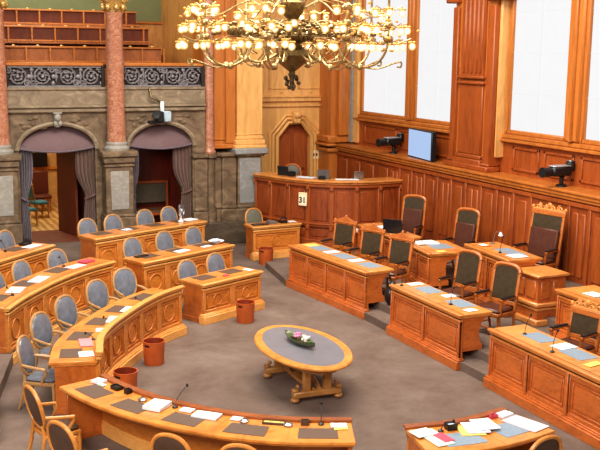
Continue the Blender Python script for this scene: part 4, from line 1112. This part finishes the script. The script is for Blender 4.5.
# small step table before the bar
t = empty('side_table', (11.4, 21.75, .3), 'low wooden side table with white papers before the curved rostrum', 'side table')
MB().box((11.4, 21.75, .77), (.7, .4, .04), bev=.008).build('top', REDT, t)
for sx in (-1, 1):
    for sy in (-1, 1): MB().box((11.4+sx*.3, 21.75+sy*.16, .525), (.045, .045, .45)).build('leg', RED, t)
o = MB().box((11.42, 21.75, .801), (.5, .26, .02), rz=.1).build('paper_heap', PAPER); tag(shift(o), 'white papers on the low side table before the curved rostrum', 'papers')
# rear desks
laptop('RB1', .66, .3, 'open black laptop on the rear desk, lid towards the hall', .75, 1.35, 100, z=1.171, shell=BLACK)
sheet('RB1', .3, .3, .3, .24, 'white paper at the far end of the rear desk with the laptop', PAPER, .008, .1)
sheet('RB1', .9, .2, .2, .2, 'white slip at the near end of the rear desk with the laptop', PAPER, .006, .1)
sheet('RB2', .2, .35, .36, .5, 'white papers on the rear desk behind the pedimented chairs', PAPER, .03, .05, 'paper_heap', 'papers')
sheet('RB2', .93, .3, .16, .2, 'pale note at the near end of the rear desk behind the pedimented chairs', YEL, .006, .05, 'note', 'paper')
sheet('RB3', .86, .3, .3, .34, 'white papers at the near end of the tallest desk', PAPER, .008, .1)
mic('RB3', .62, .16, 'thin gooseneck microphone on the tallest desk before the carved tall chair', .3, .06)
(x, y, z), a = onto('RB3', .1, .5, .001)
t = empty('reading_lamp', (x, y, z), 'bent metal reading lamp at the far end of the tallest desk', 'lamp')
MB().lathe([(.05, 0), (.05, .015), (.01, .03)], (x, y, z), 12).build('base', STEEL, t)
MB().tube([(x, y, z+.02), (x+.02, y-.02, z+.2), (x-.0, y-.12, z+.28), (x-.02, y-.25, z+.26)], .01, 6).build('arm', STEEL, t)
MB().lathe([(.02, .04), (.05, -.03), (.045, -.03)], (x-.02, y-.28, z+.25), 12).build('shade', PAPER, t)
smallbox('RB3', .18, .2, .25, .2, .03, 'low wooden tray with white cards at the far end of the tallest desk', CHW2)
sheet('RB4', .2, .3, .3, .26, 'white sheet on the rear desk at the right edge', PAPER, .008, .1)
# R desks
sheet('R1', .08, .4, .26, .3, 'pale cream sheet at the far end of the three seat front desk', YEL, .004, 0)
sheet('R1', .36, .4, .24, .34, 'white sheet between the first two blue pads of the three seat front desk', PAPERB, .004, 0)
sheet('R1', .68, .4, .24, .34, 'white sheet between the last two blue pads of the three seat front desk', PAPERB, .004, 0)
sheet('R2', .06, .42, .2, .3, 'white sheet at the far end of the middle front desk', PAPER, .004, 0)
sheet('R2', .5, .5, .2, .24, 'white slip between the two blue pads of the middle front desk', PAPERB, .004, 0)
sheet('R2', .93, .3, .16, .22, 'white card at the near end of the middle front desk', PAPER, .008, .1, 'card', 'card')
mic('R2', .06, .12, 'thin gooseneck microphone at the far end of the middle front desk', .3, .05)
mic('R2', .73, .2, 'thin gooseneck microphone on the near blue pad side of the middle front desk', .28, .05)
sheet('R3', .32, .45, .26, .34, 'white sheet with print between blue pads of the lower right desk', PAPER, .008, .1)
sheet('R3', .54, .3, .14, .3, 'pale folded note on the lower right desk right of the white sheet', YEL, .006, .2, 'note', 'paper')
mic('R3', .12, .3, 'gooseneck microphone at the far end of the lower right desk', .28, .1)
mic('R3', .36, .12, 'gooseneck microphone beside the white sheet of the lower right desk', .3, .08)
mic('R3', .66, .12, 'gooseneck microphone on the lower right desk near the right edge', .3, .08)
# black bag with headset at the end of R1
t = empty('black_bag', (9.6, 16.5, .3), 'black shoulder bag slumped at the near end of the three seat front desk', 'bag')
m = MB(); m.ell((9.6, 16.5, .5), (.13, .12, .2), 12, 10); m.ell((9.62, 16.47, .68), (.1, .09, .11), 10, 8); m.build('body', BLACKL, t)
MB().tube([(9.54, 16.56, .62), (9.55, 16.6, .85), (9.62, 16.62, .9), (9.68, 16.56, .66)], .014, 6).build('strap', BLACKL, t)
# D: paper covered desk
sheet('D', .08, .47, .3, .5, 'pink ruled document at the right end of the paper covered desk', PINKP, .008, .1, 'document', 'document')
sheet('D', .09, .12, .2, .14, 'white note card in the far right corner of the paper covered desk', PAPER, .035, 0, 'note_block', 'papers')
sheet('D', .40, .24, .26, .34, 'upper white sheet of the tilted pile on the paper covered desk', PAPER, .012, -.25, dz=.033)
sheet('D', .49, .25, .28, .34, 'white sheet lying over the yellow folder on the paper covered desk', PAPERB, .012, -.3, dz=.018)
sheet('D', .54, .3, .3, .32, 'yellow folder under white sheets on the paper covered desk', YEL, .01, -.3, 'folder', 'folder')
sheet('D', .86, .38, .24, .5, 'pale magazine on the left of the paper covered desk', GREENP, .01, .2, 'magazine', 'magazine')
sheet('D', .8, .42, .14, .26, 'red and white leaflet over the pale magazine', MAG, .006, .25, 'leaflet', 'leaflet', dz=.019)
sheet('D', .93, .24, .26, .22, 'white envelope in the left corner of the paper covered desk', PAPER, .012, .25, 'envelope', 'envelope', dz=.019)
smallbox('D', .66, .16, .13, .11, .08, 'dark stationery box with pale glass lid on the paper covered desk', BLACKL, inner=PAPERB)
mic('D', .76, .2, 'black gooseneck microphone on the paper covered desk beside the stationery box', .12, .15, 1.2)
smallbox('D', .2, .1, .1, .06, .05, 'small red stationery box at the far right of the paper covered desk', MAG, inner=REDL)

# ------------------------------------------------------------------ wall devices
def camera_thing(x, y, z, lb, rz, sc_=1):
    t = empty('video_camera', (x, y, z), lb, 'camera', 'video cameras on the wall ledge')
    M_ = Matrix.Translation((x, y, z)) @ Matrix.Rotation(rz, 4, 'Z') @ Matrix.Scale(sc_, 4)
    MB().lathe([(.1, 0), (.1, .03), (.04, .05), (.04, .16), (.07, .18)], M_.translation, 14, Matrix.Scale(sc_, 4)).build('mount', BLACK, t)
    MB().box((-.05, 0, .28), (.42, .2, .17), bev=.03, M=M_).build('body', BLACK, t)
    MB().box((-.05, 0, .375), (.4, .17, .03), bev=.01, M=M_).build('top_shell', plain('camera_silver', (.45, .47, .5), .3, .4), t)
    MB().lathe([(.075, 0), (.085, .08), (.095, .2), (.08, .2), (.0, .19)], (0, 0, 0), 18, M_ @ Matrix.Translation((-.26, 0, .27)) @ Matrix.Rotation(R(-90), 4, 'Y')).build('lens', BLACK, t)
    MB().box((.22, .0, .36), (.22, .16, .18), bev=.03, rz=.3, M=M_).build('viewfinder', BLACK, t)
    MB().box((.22, .0, .46), (.2, .13, .02), bev=.008, rz=.3, M=M_).build('viewfinder_cover', STEEL, t)
camera_thing(13.4, 23.1, 2.56, 'black video camera on the wall ledge left of the pale blue screen', R(8), 1.15)
camera_thing(13.42, 16.15, 2.56, 'black video camera on the wall ledge under the right window', R(2), 1.15)
t = empty('display_screen', (13.45, 21.2, 2.56), 'pale blue glowing flat display standing on the wall ledge', 'display')
Ms = Matrix.Translation((13.38, 21.62, 2.56)) @ Matrix.Rotation(R(-8), 4, 'Z')
MB().box((0, 0, .37), (.12, 1.5, .76), bev=.01, M=Ms).build('case', BLACK, t)
MB().box((-.063, .02, .38), (.008, 1.42, .69), M=Ms).build('screen', SCREEN, t)
# TV camera hanging from the gallery
t = empty('hanging_camera', (7.35, 24.8, 3.4), 'black television camera on a white bracket below the gallery, above the right arch', 'camera')
m = MB(); m.tube([(7.12, 24.95, 4.3), (7.14, 24.84, 4.05), (7.3, 24.8, 3.98), (7.38, 24.8, 3.9)], .03, 8); m.build('arm', BRASSD, t)
MB().bx(7.36, 7.46, 24.74, 24.84, 3.6, 3.95, .02).build('bracket', PAPER, t)
MB().bx(7.2, 7.42, 24.6, 24.85, 3.4, 3.7, .04).build('body', BLACK, t)
m = MB(); m.lathe([(.08, 0), (.1, .15), (.085, .15), (0, .14)], (0, 0, 0), 16, Matrix.Translation((7.14, 24.55, 3.6)) @ Matrix.Rotation(R(80), 4, 'X')); m.bx(7.0, 7.24, 24.6, 24.75, 3.38, 3.46, .02); m.build('lens', BLACK, t)
MB().bx(7.42, 7.62, 24.62, 24.82, 3.42, 3.7, .03).build('control_box', plain('pale_blue_box', (.42, .52, .6), .4), t)

# ------------------------------------------------------------------ the room through the doorway
def side_chair(lb, x, y, rz):
    t = empty('teal_chair', (x, y, .41), lb, 'chair', 'teal chairs beyond the doorway')
    M_ = Matrix.Translation((x, y, .41)) @ Matrix.Rotation(rz, 4, 'Z')
    MB().box((0, 0, .44), (.48, .46, .08), bev=.03, M=M_).build('seat', TEAL, t)
    MB().box((0, -.23, .75), (.4, .05, .4), bev=.03, rx=R(8), M=M_).build('backrest', TEAL, t)
    m = MB()
    for s_ in (-1, 1): m.box((s_*.22, -.24, .76), (.035, .04, .5), bev=.01, rx=R(8), M=M_)
    m.box((0, -.27, 1.0), (.46, .04, .04), bev=.01, rx=R(8), M=M_); m.build('back_frame', CHW, t)
    for sx in (-1, 1):
        for sy in (-1, 1): MB().box((sx*.21, sy*.2, .2), (.035, .035, .4), M=M_).build('leg', CHW, t)
side_chair('teal chair seen through the doorway, left one beside the curtain', 4.3, 27.6, R(-60))
side_chair('teal chair seen through the doorway, farther right one', 4.85, 28.8, R(-75))
t = empty('wall_monitor', (5.34, 31.2, 1.6), 'black monitor on the far wall seen through the doorway', 'monitor')
cs = MB().box((5.34, 31.2, 1.83), (.46, .08, .46), bev=.01).build('case', BLACK, t); MB().box((5.34, 31.155, 1.83), (.40, .01, .42)).build('screen', BLACKL, cs); MB().bx(5.3, 5.38, 31.24, 31.4, 1.78, 1.88).build('wall_mount', BLACK, t)
t = empty('red_chair', (5.15, 29.9, .41), 'dark red armchair with wooden legs at the back of the room beyond the doorway', 'chair')
MB().box((5.15, 29.9, .85), (.5, .5, .1), bev=.03).build('seat', plain('deep_red', (.12, .025, .015), .6), t)
MB().box((5.15, 30.14, 1.25), (.48, .06, .7), bev=.03).build('backrest', MATS['deep_red'], t)
for sx in (-1, 1):
    for sy in (-1, 1): MB().box((5.15+sx*.2, 29.9+sy*.2, .605), (.04, .04, .39)).build('leg', CHR, t)
t = empty('console_table', (4.6, 30.8, .41), 'dark console table below the monitor beyond the doorway', 'table')
MB().box((4.6, 30.85, 1.25), (1.5, .45, .06), bev=.01).build('top', WALLD, t)
for sx in (-1, 1):
    for sy in (-1, 1): MB().box((4.6+sx*.7, 30.85+sy*.18, .815), (.06, .06, .81)).build('leg', WALLD, t)

# ------------------------------------------------------------------ chandelier
CX, CY = 6.16, 13.75
t = empty('brass_chandelier', (CX, CY, 4.7), 'great brass chandelier with many glowing bulbs hanging over the hall', 'chandelier')
m = MB(); m.lathe([(.0, 4.96), (.05, 4.98), (.1, 5.02), (.2, 5.1), (.28, 5.22), (.25, 5.3), (.12, 5.34), (.14, 5.4), (.28, 5.45), (.3, 5.5), (.12, 5.56), (.08, 5.75), (.16, 5.85), (.2, 6.0), (.1, 6.15), (.05, 6.3), (.04, 9.3)], (CX, CY, 0), 24, cap=False)
m.build('stem', BRASS, t)
m = MB()
for k in range(14):
    a = k*2.4; zz = 4.72+.25*(k/14); rr = .02+.09*math.sin(PI*k/13); m.ell((CX+rr*math.cos(a), CY+rr*math.sin(a), zz), (.035, .035, .035), 8, 6)
m.tube([(CX, CY, 5.02), (CX, CY, 4.72)], [.05, .03], 8)
m.build('finial', BRASSD, t)
m = MB()
for k in range(24):
    a = 2*PI*k/24
    m.ell((CX+.3*math.cos(a), CY+.3*math.sin(a), 5.5), (.035, .035, .06), 6, 5)
m.tube([(CX+.95*math.cos(2*PI*i/40), CY+.95*math.sin(2*PI*i/40), 5.5) for i in range(40)], .014, 6, closed=True)
for k in range(40):
    a = 2*PI*k/40; m.ell((CX+.95*math.cos(a), CY+.95*math.sin(a), 5.56), (.04, .04, .05), 6, 5)
m.build('ring', BRASS, t)
NA = 8; bulbs = []
def sm(pts, k=6):
    P = [Vector(p) for p in pts]; E = [2*P[0]-P[1]]+P+[2*P[-1]-P[-2]]; Q = []
    for i in range(1, len(E)-2):
        for j in range(k):
            t_ = j/k; a_, b_, c_, d_ = E[i-1:i+3]
            Q.append(.5*((2*b_)+(c_-a_)*t_+(2*a_-5*b_+4*c_-d_)*t_*t_+(-a_+3*b_-3*c_+d_)*t_**3))
    return Q+[P[-1]]
BRASSL = plain('brass_light', (.42, .29, .13), .3, .7, var=.4, sc_=20)
PET = plain('petal_gilt_glow', (.62, .34, .08), .3, .3, var=.3)
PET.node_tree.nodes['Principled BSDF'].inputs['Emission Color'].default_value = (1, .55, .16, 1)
PET.node_tree.nodes['Principled BSDF'].inputs['Emission Strength'].default_value = .06  # faint warm glow added to the gilt petals as if lamplit
CR = 1.46
lm = MB()
for k in range(NA):
    a = 2*PI*k/NA+.12
    ca, sa = math.cos(a), math.sin(a)
    def P(rr, z): return (CX+rr*ca, CY+rr*sa, z)
    am = MB(); pm = MB()
    am.tube(sm([P(.12, 5.36), P(.3, 5.22), P(.55, 5.12), P(.8, 5.18), P(.9, 5.34)]), .017, 7)
    am.tube(sm([P(.7, 5.36), P(.8, 5.18), P(1.05, 5.06), P(1.3, 5.12), P(1.43, 5.3), P(CR, 5.5), P(CR, 6.1)]), .019, 7)
    am.tube(sm([P(1.02, 5.07), P(1.3, 5.04), P(1.55, 5.12), P(1.66, 5.14), P(1.66, 5.07), P(1.6, 5.07)]), .014, 6)
    am.tube(sm([P(.55, 5.12), P(.45, 5.28), P(.58, 5.38), P(.68, 5.3), P(.6, 5.24)]), .012, 6)
    am.tube(sm([P(.15, 5.6), P(.5, 5.74), P(.9, 5.62), P(CR, 5.6)]), .011, 6)
    am.tube(sm([P(.15, 5.9), P(.5, 6.05), P(.9, 5.95), P(1.2, 5.8), P(CR, 5.82)]), .011, 6)
    am.ell(P(.8, 5.16), (.05, .05, .05)); am.ell(P(1.05, 5.06), (.055, .055, .05))
    for zz, rr in ((5.48, .08), (5.68, .07), (5.9, .06)): am.ell(P(CR, zz), (rr, rr, .05))
    o_ = Vector(P(CR, 0)); mine = []
    for n_, rr, zb, ph in ((6, .36, 5.36, 0), (5, .30, 5.60, .5), (4, .2, 5.84, .2)):
        for j in range(n_):
            b = 2*PI*j/n_+a+ph; e = Vector((math.cos(b), math.sin(b), 0)); z_ = Vector((0, 0, zb+random.uniform(-.02, .02)))
            am.tube([o_+z_+Vector((0, 0, .1)), o_+e*rr*.5+z_+Vector((0, 0, .05)), o_+e*rr*.95+z_+Vector((0, 0, .11)), o_+e*rr+z_+Vector((0, 0, .05))], .011, 5)
            p = o_+e*rr+z_; mine.append(p)
            for q in range(5):
                c = 2*PI*q/5; pm.ell(p+Vector((.035*math.cos(c), .035*math.sin(c), .06)), (.03, .03, .018), 6, 4)
    for j in range(26):
        pm.ell(o_+Vector((random.gauss(0, .14), random.gauss(0, .14), 5.62+random.gauss(0, .14))), (.028, .028, .02), 5, 4)
    arm = am.build('arm', BRASSL, t)
    o = pm.build('petals', PET, arm); o['kind'] = 'stuff'
    bulbs += [(p, arm) for p in mine]
    for j in range(9): lm.ell(P(.2+j*.13, 5.6+.08*math.sin(j*1.3)), (.05, .05, .03), 6, 5)
for k in range(8):
    a = 2*PI*k/8+.4; bulbs.append((Vector((CX+.75*math.cos(a), CY+.75*math.sin(a), 5.68)), t))
    lm.tube([(CX+.2*math.cos(a), CY+.2*math.sin(a), 5.75), (CX+.5*math.cos(a), CY+.5*math.sin(a), 5.66), (CX+.75*math.cos(a), CY+.75*math.sin(a), 5.73)], .014, 5)
o = lm.build('leaf_ornament', BRASS, t); o['kind'] = 'stuff'
bulbs.sort(key=lambda q: (q[0]-Vector((0, 0, H))).length)
def bulb_mesh(ps, par, nm):
    m = MB()
    for p in ps: m.ell(p, (.031, .031, .037), 10, 7)
    k = len(m.bm.faces)
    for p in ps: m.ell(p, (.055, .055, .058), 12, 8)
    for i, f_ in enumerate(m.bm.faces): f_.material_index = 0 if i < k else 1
    o = m.build(nm, BULB, par, raw=par is None); o.data.materials.append(HALO); return o
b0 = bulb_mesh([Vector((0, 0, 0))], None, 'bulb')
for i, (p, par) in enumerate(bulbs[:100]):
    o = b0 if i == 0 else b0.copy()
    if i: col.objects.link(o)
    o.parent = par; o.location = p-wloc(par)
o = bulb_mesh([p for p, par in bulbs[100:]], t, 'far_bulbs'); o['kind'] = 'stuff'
for o in list(col.objects):   # single-mesh things keep their origin at their base
    if o.type == 'MESH' and o.parent is None and o.get('category'): 
        if o.location.length < 1e-6: shift(o)
